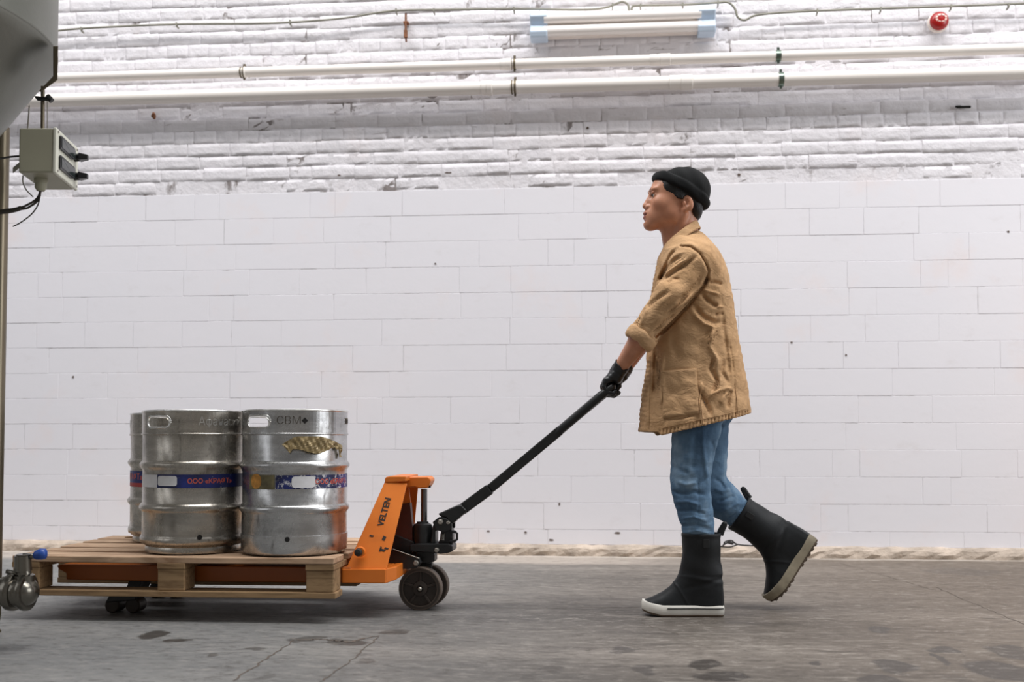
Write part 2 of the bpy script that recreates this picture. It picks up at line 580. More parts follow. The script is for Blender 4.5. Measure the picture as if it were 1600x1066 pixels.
crack([(366, 1064), (412, 1033), (460, 1001)], .003)
crack([(500, 1066), (545, 1036), (592, 996)], .0025)
crack([(460, 1001), (500, 1000), (545, 1004), (592, 994)], .006, .01)
crack([(1462, 918), (1520, 943), (1600, 976)], .002)
crack([(1310, 880), (1400, 905), (1470, 925)], .0012)
crack([(690, 951), (800, 951), (1000, 950)], .002, .003)
crack([(1000, 974), (1060, 992)], .0015)

# ---- back wall: backing slabs, blocks below, bricks above
wall = MB()
STEP_Z = 2.575
wall.box2((fx0, W, 0), (fx1, W + .3, STEP_Z - .012)); wall.box2((fx0, W + .022, STEP_Z - .012), (fx1, W + .3, 3.9))
wall_back = wall.build('wall_back', M['mortar_up'])
tag(wall_back, 'white painted brick and block wall', None, kind='structure')


def piece_mesh(name, L, H, D, jit, nx=4, nz=2, edge=.006, mat=None):
    """a low brick: jittered front face with rounded edges, back at y=0, front at y=-D"""
    vs, fs = [], []
    for j in range(nz + 1):
        for i in range(nx + 1):
            x = -L / 2 + L * i / nx; z = -H / 2 + H * j / nz
            x = max(-L / 2 + edge, min(L / 2 - edge, x)); z = max(-H / 2 + edge, min(H / 2 - edge, z))
            vs.append((x + random.uniform(-jit, jit) * .6, -D + random.uniform(-jit, jit) * .7, z + random.uniform(-jit, jit) * .5))
    for j in range(nz):
        for i in range(nx):
            a = j * (nx + 1) + i
            fs.append((a, a + 1, a + nx + 2, a + nx + 1))
    # rim to the back
    bnd = [i for i in range(nx + 1)] + [(j + 1) * (nx + 1) - 1 for j in range(1, nz + 1)] + [nz * (nx + 1) + i for i in range(nx - 1, -1, -1)] + [j * (nx + 1) for j in range(nz - 1, 0, -1)]
    m = len(bnd); s0 = len(vs)
    for b in bnd:
        x, y, z = vs[b]
        vs.append((x * (1 + 2 * edge / L), -D * .45, z * (1 + 2 * edge / H)))
    for b in bnd:
        x, y, z = vs[b]
        vs.append((x * (1 + 2 * edge / L), .01, z * (1 + 2 * edge / H)))
    for k in range(m):
        k2 = (k + 1) % m
        fs.append((bnd[k2], bnd[k], s0 + k, s0 + k2)); fs.append((s0 + k2, s0 + k, s0 + m + k, s0 + m + k2))
    me = bpy.data.meshes.new(name); me.from_pydata(vs, [], fs); me.materials.append(mat)
    me.polygons.foreach_set('use_smooth', [edge > .02] * len(me.polygons)); me.update()
    if edge > .02: me.set_sharp_from_angle(angle=math.radians(40))
    return me


def lay(name, items, meshes, cap, mat):
    """items: (x, y, z, L, H); the nearest ones become objects, the rest one joined piece"""
    def depth(it): return it[1] * math.cos(YAW) - it[0] * math.sin(YAW)
    def inview(it):
        z = depth(it); xc = it[0] * math.cos(YAW) + it[1] * math.sin(YAW)
        px = 800 + FPX * xc / z; py = HORIZ - FPX * (it[2] - CAMZ) / z
        return -30 < px < 1630 and py > -20
    items.sort(key=lambda it: (not inview(it), depth(it) - it[3] * .6))
    rest = MB()
    for k, (x, y, z, L, H) in enumerate(items):
        me = random.choice(meshes)
        fl = random.choice((-1, 1)); rz = random.uniform(-.012, .012) if name == 'brick' else random.uniform(-.002, .002)
        if k < cap:
            o = bpy.data.objects.new(name, me); COL.objects.link(o)
            o.location = (x, y, z); o.scale = (L * fl if False else L, 1, H); o.rotation_euler = (0, rz, 0)
            o.parent = wall_back
        else:
            vs = [(x + v.co.x * L, y + v.co.y, z + v.co.z * H) for v in me.vertices]
            rest.add(vs, [tuple(p.vertices) for p in me.polygons])
    if rest.v:
        o = rest.build(name, mat, wall_back, smooth=(name == 'brick'), fix=False); o['kind'] = 'stuff'


blk = [piece_mesh('block_piece', 1, 1, .0016, .0003, 3, 1, .006, M['block']) for _ in range(10)]
brk = [piece_mesh('brick_piece', 1, 1, .0032, .0024, 6, 3, .022, M['brick']) for _ in range(14)]
# the unit pieces are scaled per brick; un-scale the jitter on the long axes
items = []
zc = .752 - 4 * .1515
cz = [-.0]
course = 0
z0 = .060
edges = [z0] + [zc + .1515 * k for k in range(0, 14)]
edges = sorted(e for e in edges if e >= z0)
cuts = {}
for ci in range(len(edges) - 1):
    a, b = edges[ci], edges[ci + 1]
    if b > 2.14: break
    x = -5.7 + random.uniform(0, .3)
    while x < 5.8:
        L = random.choice((.15, .30, .30, .40, .40, .55, .60, .75))
        items.append((x + L / 2, W - random.uniform(-.0008, .0009), (a + b) / 2, L - .0016, (b - a) - random.choice((.0014, .002, .003)))); x += L
top_blocks = max(it[2] + it[4] / 2 for it in items)
lay('block', items, blk, 300, M['block'])
items = []
z = top_blocks + .004; row = 0
while z < 3.75:
    H = .0755 + random.uniform(-.002, .002)
    x = -5.8 + (.065 if row % 2 else 0) + random.uniform(-.01, .01)
    header = (row in (4, 11))
    yb = W if z < STEP_Z - .03 else W + .022
    if row == 0: yb = W + .0028
    while x < 5.9:
        L = (.13 if header else .262) + random.uniform(-.006, .006)
        if random.random() < .12: L = .131
        items.append((x + L / 2, yb + random.uniform(-.0014, .0032), z + H / 2 + random.uniform(-.003, .003), L - random.choice((.0003, .0006, .001, .002, .008)), H - random.choice((.0003, .0008, .002, .005, .008)))); x += L
    z += H; row += 1
lay('brick', items, brk, 300, M['brick'])

# chips and drill holes in the paint of the lower wall
for px, py, rx, rz in ((763, 830, .010, .005), (821, 832, .009, .006), (965, 833, .018, .006), (874, 788, .006, .009), (861, 844, .016, .006), (1155, 273, .009, .010), (918, 200, .009, .008), (114, 589, .007, .006), (1576, 362, .008, .007), (1237, 535, .008, .006), (530, 274, .012, .006), (700, 270, .022, .006), (960, 128, .010, .005), (1322, 555, .006, .007), (680, 412, .006, .005)):
    c = P(px, py, W - .0045); n_ = 9
    vs = [c + Vector((rx * math.cos(2 * PI * k / n_) * random.uniform(.6, 1.1), 0, rz * math.sin(2 * PI * k / n_) * random.uniform(.6, 1.1))) for k in range(n_)]
    MB().loft([vs, [v + Vector((0, .012, 0)) for v in vs]]).build('wall_chip', M['chip'], wall_back, fix=False)

# broken plinth at the foot of the wall
n = 260; rings = []
prof = [(-.045, 0), (-.048, .022), (-.040, .042), (-.026, .056), (0, .062), (.02, .062), (.02, 0)]
for i in range(n):
    x = fx0 + (fx1 - fx0) * i / (n - 1); rings.append([Vector((x, W + dy * (1 + .35 * math.sin(i * .9) * random.random()) + random.uniform(-.004, .004) * (dy < 0), max(0, zz + random.uniform(-.004, .004) * (zz > 0)))) for dy, zz in prof])
pl = MB().loft(rings).build('baseboard_back', M['plinth'], smooth=False)
tag(pl, 'crumbling plaster plinth along the foot of the wall', None, kind='structure')

# ---- rest of the hall behind and beside the camera
M['hall'] = simple('hall_plaster', srgb(150, 146, 140), .9, 0, .1, 2)
fw = MB()
fw.box2((fx0, fy0 - .2, 0), (fx1, fy0, .9)); fw.box2((fx0, fy0 - .2, 2.9), (fx1, fy0, 3.9))
for a, b in ((fx0, -4.6), (-2.4, -1.2), (1.2, 2.2), (4.6, fx1)): fw.box2((a, fy0 - .2, .9), (b, fy0, 2.9))
fwo = fw.build('wall_front', M['hall']); tag(fwo, 'plain plastered wall behind the camera', None, kind='structure')

# ================================================================== WALL FITTINGS


def pw(px, py, off):
    return P(px, py, W - off)


# ---- pipes
def wall_pipe(label, y_at, rad, off, couplings, rings):
    a, b = pw(800, y_at, off), None
    z = a.z; Y = a.y
    root = empty('wall_pipe', (0, Y, z), label, 'pipe', None)
    MB().tube([(fx0 + .3, Y, z), (fx1 - .3, Y, z)], rad, 24).build('pipe_length', M['pipe'], root, auto=40)
    for px0, px1 in couplings:
        x0, x1 = pw(px0, y_at, off).x, pw(px1, y_at, off).x
        xm = (x0 + x1) / 2; r2 = rad * 1.10
        MB().tube([(x0, Y, z), (x0 + .004, Y, z), (xm - .01, Y, z), (xm, Y, z), (xm + .001, Y, z), (x1 - .004, Y, z), (x1, Y, z)], [rad, r2, r2, r2, r2 * 1.05, r2 * 1.05, rad], 24).build('coupling', M['pipe'], root, auto=40)
    for px, kind in rings:
        x = pw(px, y_at, off).x; r2 = rad + .003; m = MB(); mt = M['clamp'] if kind else M['clamp_old']
        wd = .014 if kind else .006
        m.lathe([(rad * .99, -wd), (r2, -wd), (r2, wd), (rad * .99, wd)], 24, (x, Y, z), 'x', cap=False)
        if not kind: m.lathe([(rad * .99, -.004), (r2, -.004), (r2, .004), (rad * .99, .004)], 24, (x - .018, Y, z), 'x', cap=False)
        c = m.build('pipe_clamp', mt, root, auto=40)
        mm = MB().box((x, Y, z + r2 + .008), (.014, .012, .018)); mm.box((x, Y, z - r2 - .005), (.012, .012, .012)); mm.tube([(x, Y, z), (x, W, z)], .005, 8)
        mm.build('clamp_bolt', mt, c)
    return root


wall_pipe('upper cream pipe running the length of the white brick wall, thinner of the two', 100.5, .029, .085, [(380, 385), (781, 800), (1015, 1048)], [(804, 0), (1216, 1), (382, 0)])
wall_pipe('lower, thicker cream pipe running along the white brick wall', 136.5, .0375, .095, [(752, 770), (1045, 1082)], [(1220, 1), (805, 0)])

# ---- cables
def smooth_path(pts, n=6):
    out = []
    for i in range(len(pts) - 1):
        p0, p1, p2, p3 = pts[max(i - 1, 0)], pts[i], pts[i + 1], pts[min(i + 2, len(pts) - 1)]
        for k in range(n):
            t = k / n
            out.append(.5 * ((2 * p1) + (p2 - p0) * t + (2 * p0 - 5 * p1 + 4 * p2 - p3) * t * t + (3 * p1 - p0 - 3 * p2 + p3) * t ** 3))
    out.append(pts[-1]); return out


def cable(name, label, pxs, off, r, clips, mat, end=None):
    pts = [pw(x, y, off) for x, y in pxs]
    o = MB().tube(smooth_path(pts), r, 8).build(name, mat, smooth=True)
    tag(o, label, 'cable')
    for px, py in clips:
        c = pw(px, py, off); m = MB().box((c.x, c.y + .002, c.z), (.008, r * 2.8, r * 2.9)); m.box((c.x, c.y + .016, c.z - .012), (.006, .034, .010))
        m.build('cable_clip', mat, o)
    return o


cable('wall_cable', 'thin grey cable along the wall top, from the steel tank to the lamp', [(-40, 60), (60, 51), (135, 44), (275, 38), (400, 37), (470, 34), (540, 28), (614, 17), (700, 15), (810, 14), (911, 15), (945, 12), (960, 7), (972, 3), (981, 7), (983, 17)], .03, .0068,
      [(127, 45), (276, 38), (453, 34), (619, 16), (678, 16), (803, 14), (957, 8)], M['cable_wall'])
cable('wall_cable', 'thin grey cable along the wall top, looping down right of the lamp', [(987, 16), (988, 11), (994, 9), (1040, 8), (1080, 7), (1122, 4), (1138, 4), (1148, 13), (1153, 27), (1164, 31.5), (1181, 24), (1226, 19.5), (1300, 16), (1372, 13.6), (1480, 10), (1700, 2)], .03, .0068,
      [(1001, 9), (1067, 7), (1122, 4), (1277, 17), (1376, 14), (1486, 10), (1576, 8)], M['cable_wall'])

# ---- fluorescent fitting
la, lb = pw(842, 40, .06), pw(1104, 31, .06)
zc_ = (la.z + lb.z) / 2
root = empty('wall_lamp', ((la.x + lb.x) / 2, W, zc_), 'unlit two-tube lamp with pale blue end caps high on the wall', 'lamp')
x0, x1 = la.x, lb.x
MB().box2((x0, W - .05, zc_ - .064), (x1, W + .0, zc_ + .062)).build('lamp_housing', M['fitting_white'], root, bevel=.006)
for dz in (.036, -.036):
    MB().tube([(x0 + .03, W - .062, zc_ + dz), (x1 - .03, W - .062, zc_ + dz)], .029, 20).build('lamp_tube', M['tube_white'], root, auto=40)
for xx, s in ((x0, -1), (x1, 1)):
    prof = [(-.0, .085), (-.075, .078), (-.095, .045), (-.080, .02), (-.062, .0), (-.080, -.022), (-.098, -.045), (-.085, -.078), (0, -.083)]
    m = MB(); w = .05
    m.loft([[Vector((xx - w, W + a, zc_ + b)) for a, b in prof], [Vector((xx + w, W + a, zc_ + b)) for a, b in prof]])
    m.build('end_cap', M['fitting_blue'], root, bevel=.008, seg=3)
    for dz in (.036, -.036):
        MB().tube([(xx - s * .045, W - .062, zc_ + dz), (xx - s * .068, W - .062, zc_ + dz)], .020, 14).build('tube_socket', M['brass'], root, auto=40)

# ---- alarm
c = pw(1465, 36, 0)
root = empty('fire_alarm', (c.x, W, c.z), 'round red fire alarm at the top right of the wall', 'alarm')
MB().lathe([(.0, .0), (.058, .0), (.058, .016), (.050, .022), (.0, .022)], 40, c, 'y').build('alarm_base', M['fitting_white'], root, auto=40)
MB().lathe([(.0, .02), (.050, .02), (.0515, .03), (.048, .042), (.038, .052), (.022, .058), (.0, .060)], 40, c, 'y').build('alarm_dome', M['red'], root, auto=50)
m = MB()
for k in range(8):
    a0, a1 = 2 * PI * k / 8 + .10, 2 * PI * (k + 1) / 8 - .10
    q = lambda a, r, y: Vector((c.x + .003 + r * 1.25 * math.cos(a), W - y, c.z + .006 + r * math.sin(a)))
    m.hull8([q(a0, .017, .05), q(a1, .017, .05), q(a1, .026, .05), q(a0, .026, .05)], [q(a0, .017, .0605), q(a1, .017, .0605), q(a1, .026, .0575), q(a0, .026, .0575)])
m.build('alarm_marking', M['red_white'], root)

# ---- small bits on the wall
p = pw(634, 40, .018)
m = MB().box(p, (.012, .012, .15)); m.box(p + Vector((0, 0, -.05)), (.02, .02, .045)); m.tube([p + Vector((0, 0, -.07)), p + Vector((0, .02, -.09))], .006, 8); m.box(p + Vector((0, .015, .02)), (.03, .04, .012))
tag(m.build('wall_hook', M['rust'], bevel=.002), 'small rusty iron hook hanging below the cable, left of the lamp', 'hook')
p = pw(240, 181, .012)
m = MB(); m.tube([p + Vector((-.006, .012, .02)), p, p + Vector((.008, -.004, -.02))], [.008, .016, .006], 7)
tag(m.build('rusty_stub', M['rust']), 'rusty iron stub poking from the wall below the pipes at left', 'stub')
p = pw(1503, 170, -.006)
m = MB().box(p + Vector((0, -.03, 0)), (.076, .012, .013)); m.box(p + Vector((-.03, -.03, .004)), (.03, .014, .010))
tag(m.build('wall_slot', M['hole'], bevel=.003), 'short black slot in the wall below the pipes at right', 'slot')

# ---- tool strap lying by the plinth
m = MB()
y_s = W - .075
pts = [P(1100, 856, y_s), P(1127, 854, y_s), P(1133, 847, y_s), P(1143, 845, y_s), P(1153, 851, y_s), P(1180, 853, y_s), P(1222, 854, y_s)]
m.tube(smooth_path(pts), [.004] * 12 + [.004] * 25, 8)
pts = [P(1127, 854, y_s), P(1140, 855, y_s - .01), P(1153, 851, y_s)]
m.tube(smooth_path(pts), .004, 8)
m.tube(smooth_path([P(1130, 852, y_s), P(1138, 848, y_s), P(1146, 850, y_s)]), [.004] * 6 + [.008] * 6 + [.004], 8)
tag(m.build('black_strap', M['black_rubber'], smooth=True), 'black cord looped on the plinth behind the boots', 'cord')

# ================================================================== PALLET
S_NEAR = YA - .40
pr = P(522, 873, S_NEAR); XR = pr.x; XL = XR - 1.20; ZTOP = pr.z; YN = S_NEAR; YF = S_NEAR + .80
pallet = empty('wooden_pallet', ((XL + XR) / 2, YA, ZTOP - .144), 'worn wooden pallet lifted on the orange truck, under three kegs', 'pallet')
pz = ZTOP - .144


def board(name, x0, x1, y0, y1, z0, z1, mat, warp=.002):
    n = 7; rings = []
    ph = random.uniform(0, 6); am = random.uniform(.3, 1) * warp
    long_x = (x1 - x0) > (y1 - y0)
    for i in range(n):
        t = i / (n - 1); d = am * math.sin(ph + 5 * t)
        e = random.uniform(-.002, .002)
        if long_x:
            x = x0 + (x1 - x0) * t; rings.append([Vector((x, y0 + e, z0 + d)), Vector((x, y1 + e, z0 + d)), Vector((x, y1 + e, z1 + d)), Vector((x, y0 + e, z1 + d))])
        else:
            y = y0 + (y1 - y0) * t; rings.append([Vector((x0, y, z0)), Vector((x1, y, z0)), Vector((x1, y, z1)), Vector((x0, y, z1))])
    return MB().loft(rings).build(name, mat, pallet, bevel=.003)


BX = [XL, XL + .5475, XR - .105]
for x in BX:
    board('stringer_board', x, x + (.145 if False else .105), YN, YF, pz + .100, pz + .122, M['wood'])
for y, w in ((YN, .145), (YN + .1875, .10), (YN + .3275, .145), (YN + .5125, .10), (YF - .145, .145)):
    board('deck_board', XL - random.uniform(-.01, .012), XR + random.uniform(-.004, .02), y, y + w, pz + .122, pz + .144, M['wood_top'])
for y, w in ((YN, .10), (YN + .3275, .145), (YF - .10, .10)):
    board('bottom_board', XL, XR + .006, y, y + w, pz, pz + .022, M['wood'], .001)
for x in BX:
    for y, w in ((YN + .004, .10), (YN + .3275, .145), (YF - .104, .10)):
        MB().box2((x + .002, y, pz + .022), (x + .103, y + w, pz + .100)).build('block', M['wood'], pallet, bevel=.004)
# splintered scrap at the far left
m = MB(); q = Vector((XL + .15, YF - .08, ZTOP + .001))
for k in range(4):
    a = random.uniform(-.3, .3); R = Matrix.Rotation(a, 3, 'Z') @ Matrix.Rotation(random.uniform(-.12, .12), 3, 'Y')
    m.box(q + Vector((random.uniform(0, .06), random.uniform(-.03, .03), .006 + .004 * k)), (random.uniform(.08, .14), .012, .006), R)
tag(m.build('wood_splinters', M['wood']), 'pale splinters of wood on the far left corner of the pallet', 'splinters')

# ================================================================== KEGS
KR = .200


def keg_profile(kind):
    if kind == 'a':
        return [(.0, .018), (.150, .018), (.170, .0), (.183, .0), (.184, .012), (.181, .022), (.190, .030), (.201, .036), (.203, .048), (.201, .058), (.1965, .062), (.1965, .064), (.1955, .070), (.1955, .148), (.1995, .154), (.2065, .162), (.2065, .171), (.200, .180), (.1955, .184),
                (.1950, .30), (.1955, .306), (.2000, .313), (.2065, .321), (.2065, .330), (.200, .338), (.1955, .343), (.1965, .436), (.196, .443), (.190, .446), (.10, .470), (.03, .474), (.03, .49), (.0, .49)]
    return [(.0, .018), (.150, .018), (.180, .0), (.194, .003), (.200, .014), (.2025, .055), (.2025, .072), (.1985, .0735), (.1985, .076), (.1990, .080), (.1985, .148), (.202, .154), (.2080, .162), (.2080, .171), (.202, .180), (.1975, .184),
            (.1975, .30), (.1985, .306), (.202, .313), (.2085, .321), (.2085, .330), (.202, .338), (.1985, .343), (.1990, .436), (.197, .443), (.190, .446), (.10, .470), (.03, .474), (.03, .49), (.0, .49)]


KVA = 0.0


def cyl(cx, cy, r, ang, z):
    """ang measured from the camera side, positive to the right"""
    ang += KVA
    return Vector((cx + r * math.sin(ang), cy - r * math.cos(ang), z))


def keg_chime(mb_, cx, cy, z0, r, holes):
    zb, zt = z0 + .440, z0 + .525
    t_ = .003
    hw, hh, hz = .058, .022, z0 + .486      # half width and height of a hand hole
    pw_, = (.075,)
    def patch(a_c):
        A = pw_ / r; N = 40; outer, inner = [], []
        for k in range(N):
            th = 2 * PI * k / N; cx_, sz_ = math.cos(th), math.sin(th)
            m_ = max(abs(cx_), abs(sz_)); outer.append((cx_ / m_ * pw_, (hz - zb if sz_ < 0 else zt - hz) * sz_ / m_))
            ex = hw - hh
            # stadium
            dx, dz = math.cos(th), math.sin(th)
            sgn = 1 if dx >= 0 else -1
            inner.append((sgn * ex + hh * dx if abs(dx) > 1e-6 else 0, hh * dz))
        for rr, fl in ((r, 1), (r - t_, -1)):
            vs = [cyl(cx, cy, rr, a_c + s / r, hz + z_) for s, z_ in outer] + [cyl(cx, cy, rr, a_c + s / r, hz + z_) for s, z_ in inner]
            mb_.add(vs, [(k, (k + 1) % N, N + (k + 1) % N, N + k) for k in range(N)])
        # rolled lip round the hole
        pts = [cyl(cx, cy, r - t_ / 2, a_c + s / r, hz + z_) for s, z_ in inner] + [cyl(cx, cy, r - t_ / 2, a_c + inner[0][0] / r, hz + inner[0][1])]
        return pts
    lips = [patch(a) for a in holes]
    N = 96
    def inhole(a):
        for h in holes:
            d = (a - h + PI) % (2 * PI) - PI
            if abs(d) < pw_ / r: return True
        return False
    # angular stations with exact patch borders
    st = sorted([-PI + 2 * PI * k / N for k in range(N)] + [((h + s * pw_ / r + PI) % (2 * PI)) - PI for h in holes for s in (-1, 1)])
    for a0, a1 in zip(st, st[1:] + [st[0] + 2 * PI]):
        if a1 - a0 < 1e-5 or inhole((a0 + a1) / 2): continue
        for rr in (r, r - t_):
            mb_.add([cyl(cx, cy, rr, a0, zb), cyl(cx, cy, rr, a1, zb), cyl(cx, cy, rr, a1, zt), cyl(cx, cy, rr, a0, zt)], [(0, 1, 2, 3)])
    return lips


def make_keg(name_label, cx, cy, z0, kind, mat, holes, drain, band, emboss, rot=0):
    global KVA
    KVA = math.atan2(-cx, cy)
    root = empty('beer_keg', (cx, cy, z0), name_label, 'keg', 'steel kegs on the pallet')
    MB().lathe([(r * .976, z0 + z) for r, z in keg_profile(kind)], 96, (cx, cy, 0)).build('keg_body', mat, root, auto=60)
    rc = .1938 if kind == 'a' else .1953
    m = MB(); lips = keg_chime(m, cx, cy, z0, rc, holes)
    m.build('chime', mat, root, auto=40)
    rr = .0042
    pr_ = [(rc - .001 + rr * math.cos(t), z0 + .527 + rr * math.sin(t)) for t in [2 * PI * k / 10 for k in range(10)]]
    rings = [[cyl(cx, cy, r, 2 * PI * k / 96, z) for r, z in pr_] for k in range(97)]
    MB().loft(rings, cap=False).build('chime_rim', M['rim_steel'], root, smooth=True)
    m = MB().lathe([(rc - .004, z0 + .436), (rc + .003, z0 + .438), (rc + .003, z0 + .443), (rc - .004, z0 + .446)], 96, (cx, cy, 0), cap=False)
    m.build('chime_weld', mat, root, smooth=True)
    for pts in lips:
        MB().tube(pts, .0035, 8).build('hole_lip', M['rim_steel'], root, smooth=True)
    if drain is not None:
        r0 = .1985
        c0 = cyl(cx, cy, r0 - .004, drain, z0 + .063); d = (cyl(cx, cy, 1, drain, z0) - Vector((cx, cy, z0))).normalized()
        MB().tube([c0, c0 + d * .006], .009, 16).build('drain_hole', M['hole'], root)
    rb = (.1910 if kind == 'a' else .1936)

    def strip(name, a0, a1, za, zb_, mt, dr=.0012, rnd=0, n=None, par=root):
        n = n or max(6, int((a1 - a0) / .05)); k_ = []
        if rnd:
            L = (a1 - a0) * rb; hh = (zb_ - za) / 2; zc0 = (za + zb_) / 2; cen = (a0 + a1) / 2; pts = []
            for sx, sz, st in ((1, 1, 0), (-1, 1, PI / 2), (-1, -1, PI), (1, -1, 1.5 * PI)):
                for q in range(6):
                    t = st + q / 5 * PI / 2
                    pts.append((sx * (L / 2 - rnd) + rnd * math.cos(t), sz * (hh - rnd) + rnd * math.sin(t)))
            # slice into columns so that it bends with the keg
            xs = sorted(set([round(x, 5) for x, _ in pts] + [-L / 2 + L * i / 10 for i in range(11)]))
            up, dn = [], []
            for x in xs:
                e = max(0, abs(x) - (L / 2 - rnd)); h_ = (hh - rnd) + math.sqrt(max(0, rnd * rnd - e * e))
                up.append(cyl(cx, cy, rb + dr, cen + x / rb, zc0 + h_)); dn.append(cyl(cx, cy, rb + dr, cen + x / rb, zc0 - h_))
            mm = MB().add(dn + up, [(i, i + 1, len(xs) + i + 1, len(xs) + i) for i in range(len(xs) - 1)])
        else:
            mm = MB().loft([[cyl(cx, cy, rb + dr, a0 + (a1 - a0) * i / n, za), cyl(cx, cy, rb + dr, a0 + (a1 - a0) * i / n, zb_)] for i in range(n + 1)], cap=False, closed=False)
        return mm.build(name, mt, par, smooth=True, fix=False)

    def bent_text(body, ang, zc0, size, mt, dr, name='lettering', ext=.0, par=root, sx=1.0, bold=0.0):
        me = text_mesh(body, size, ext, 1.0, bold)
        for v in me.vertices:
            x, y, z = v.co; a = ang + sx * x / rb; v.co = cyl(cx, cy, rb + dr + z, a, zc0 + y)
        return link(name, me, mt, par)

    band(strip, bent_text, z0)
    emboss(strip, bent_text, z0)
    return root


kz = ZTOP + .003
Kr = P(462, 860, YN + .212); Kl = P(299, 860, YN + .212)
kc_l, kc_r = Vector((Kl.x, YN + .238)), Vector((Kr.x, YN + .196))
ZB0, ZB1 = .243, .292


def band_left(strip, text, z0):
    za, zb = z0 + ZB0, z0 + ZB1
    b = strip('label_band', -.80, 1.9, za, zb, M['band_a'])
    b['label'] = 'blue printed band'
    strip('sticker', -1.40, -.76, za + .001, zb - .001, M['band_white'], .0015)
    strip('sticker', -.74, -.33, za + .007, zb - .005, M['band_white'], .002, rnd=.009)
    text('ООО «КРАФТ»', .31, z0 + .267, .0245, M['band_text'], .0016, bold=.0006)


def emb_left(strip, text, z0):
    text('Афанасий', .52, z0 + .486, .044, M['rim_steel'], .0030, ext=.0012, sx=.85, bold=-.0004, name='embossed_lettering')


def band_right(strip, text, z0):
    za, zb = z0 + ZB0, z0 + ZB1
    strip('label_band', -.36, 2.0, za, zb, M['band_b'])
    b = strip('label_residue', -.98, -.38, za - .002, zb + .001, M['band_dirty'], .0008)
    strip('round_sticker', -.92, -.66, za, zb + .004, M['rust_sticker'], .0016, rnd=.022)
    strip('sticker', -.06, .38, za + .004, zb - .004, M['band_white'], .002, rnd=.012)
    text('ООО «КРАФТ»', .82, z0 + .267, .0245, M['band_text'], .0018, bold=.0006)


def emb_right(strip, text, z0):
    text('СВМ', -.12, z0 + .488, .040, M['emboss'], .0022, ext=.0015, sx=1.0, bold=-.0008, name='embossed_lettering')
    text('◆', .17, z0 + .487, .024, M['hole'], .0022, ext=.0006, name='embossed_mark')
    text('300', 1.30, z0 + .488, .036, M['emboss'], .0022, ext=.0012, bold=-.0008, name='embossed_lettering')


def band_back(strip, text, z0):
    za, zb = z0 + ZB0, z0 + ZB1
    strip('label_band', -1.9, 1.2, za, zb, M['band_a'])
    text('КРАФТ»', -1.15, z0 + .267, .034, M['band_text'], .0016, bold=.0006)
    strip('label_band_edge', -1.9, 1.2, za - .016, za, simple('red_print', srgb(150, 52, 50), .5))


def emb_back(strip, text, z0):
    for k in range(4):
        strip('chime_slot', -1.35, -1.12, z0 + .47 + k * .013, z0 + .475 + k * .013, M['hole'], .0008)


kegL = make_keg('dull steel keg with clean blue band and white sticker, front left on pallet', kc_l.x, kc_l.y, kz, 'a', M['keg_a'], [-.77, 2.34, -2.30], .10, band_left, emb_left)
kegR = make_keg('shinier steel keg with torn brown foil, beside the orange truck mast', kc_r.x, kc_r.y, kz, 'b', M['keg_b'], [-.77, 2.34, -2.30], -.13, band_right, emb_right)
kb = P(277, 845, YN + .64)
kegB = make_keg('steel keg almost hidden behind the front left one, only its left edge showing', kb.x, YN + .238 + .402, kz, 'a', M['keg_a'], [-1.9, 1.24], None, band_back, emb_back)

# torn foil on the right keg
KVA = math.atan2(-kc_r.x, kc_r.y)
m = MB(); nx, nz = 34, 8; a0, a1 = -.23, .98; vs = []
for i in range(nx + 1):
    t = i / nx; top = .432 - .034 * max(0, (t - .55) / .45) ** 1.3 - .030 * max(0, (.22 - t) / .22) ** 1.4
    bot = .378 + .010 * math.sin(t * 9) + .012 * t * (t < .85) - .004; bot = min(bot, top - .003)
    if t < .12: bot = .372 + .03 * (.12 - t) / .12
    if t > .92: bot = .355; 
    for j in range(nz + 1):
        s = j / nz; zz = kz + bot + (top - bot) * s
        cr = .0024 * (math.sin(38 * t - 5 * s) + .7 * math.sin(71 * t + 9 * s + 1) + .6 * math.sin(17 * t + 4 * s)) * (.35 + math.sin(PI * s)) + random.uniform(-.0003, .0003)
        vs.append(cyl(kc_r.x, kc_r.y, .1985 + .006 + cr, a0 + (a1 - a0) * t, zz))
m.add(vs, [(i * (nz + 1) + j, (i + 1) * (nz + 1) + j, (i + 1) * (nz + 1) + j + 1, i * (nz + 1) + j + 1) for i in range(nx) for j in range(nz)])
o = m.build('torn_foil', M['foil'], kegR, smooth=False, fix=False)
so = o.modifiers.new('thick', 'SOLIDIFY'); so.thickness = .001

# ================================================================== PALLET TRUCK
jx = P(600, 900, YA).x
jack = empty('pallet_truck', (P(560, 900, YA).x, YA, 0), 'orange hand pallet truck with black pump and long black handle, carrying the pallet', 'pallet truck')
J = jack


def A(px, py, dy):
    return P(px, py, YA + dy)


def plate(name, pxs, dy0, dy1, mat, bevel=.003, par=None, persp=None):
    """outline seen on the near plane dy0, extruded straight back to dy1"""
    pts = [A(x, y, dy0) for x, y in pxs]
    return MB().prism([(p.x, p.z) for p in pts], YA + dy0, YA + dy1).build(name, mat, par or J, bevel=bevel)


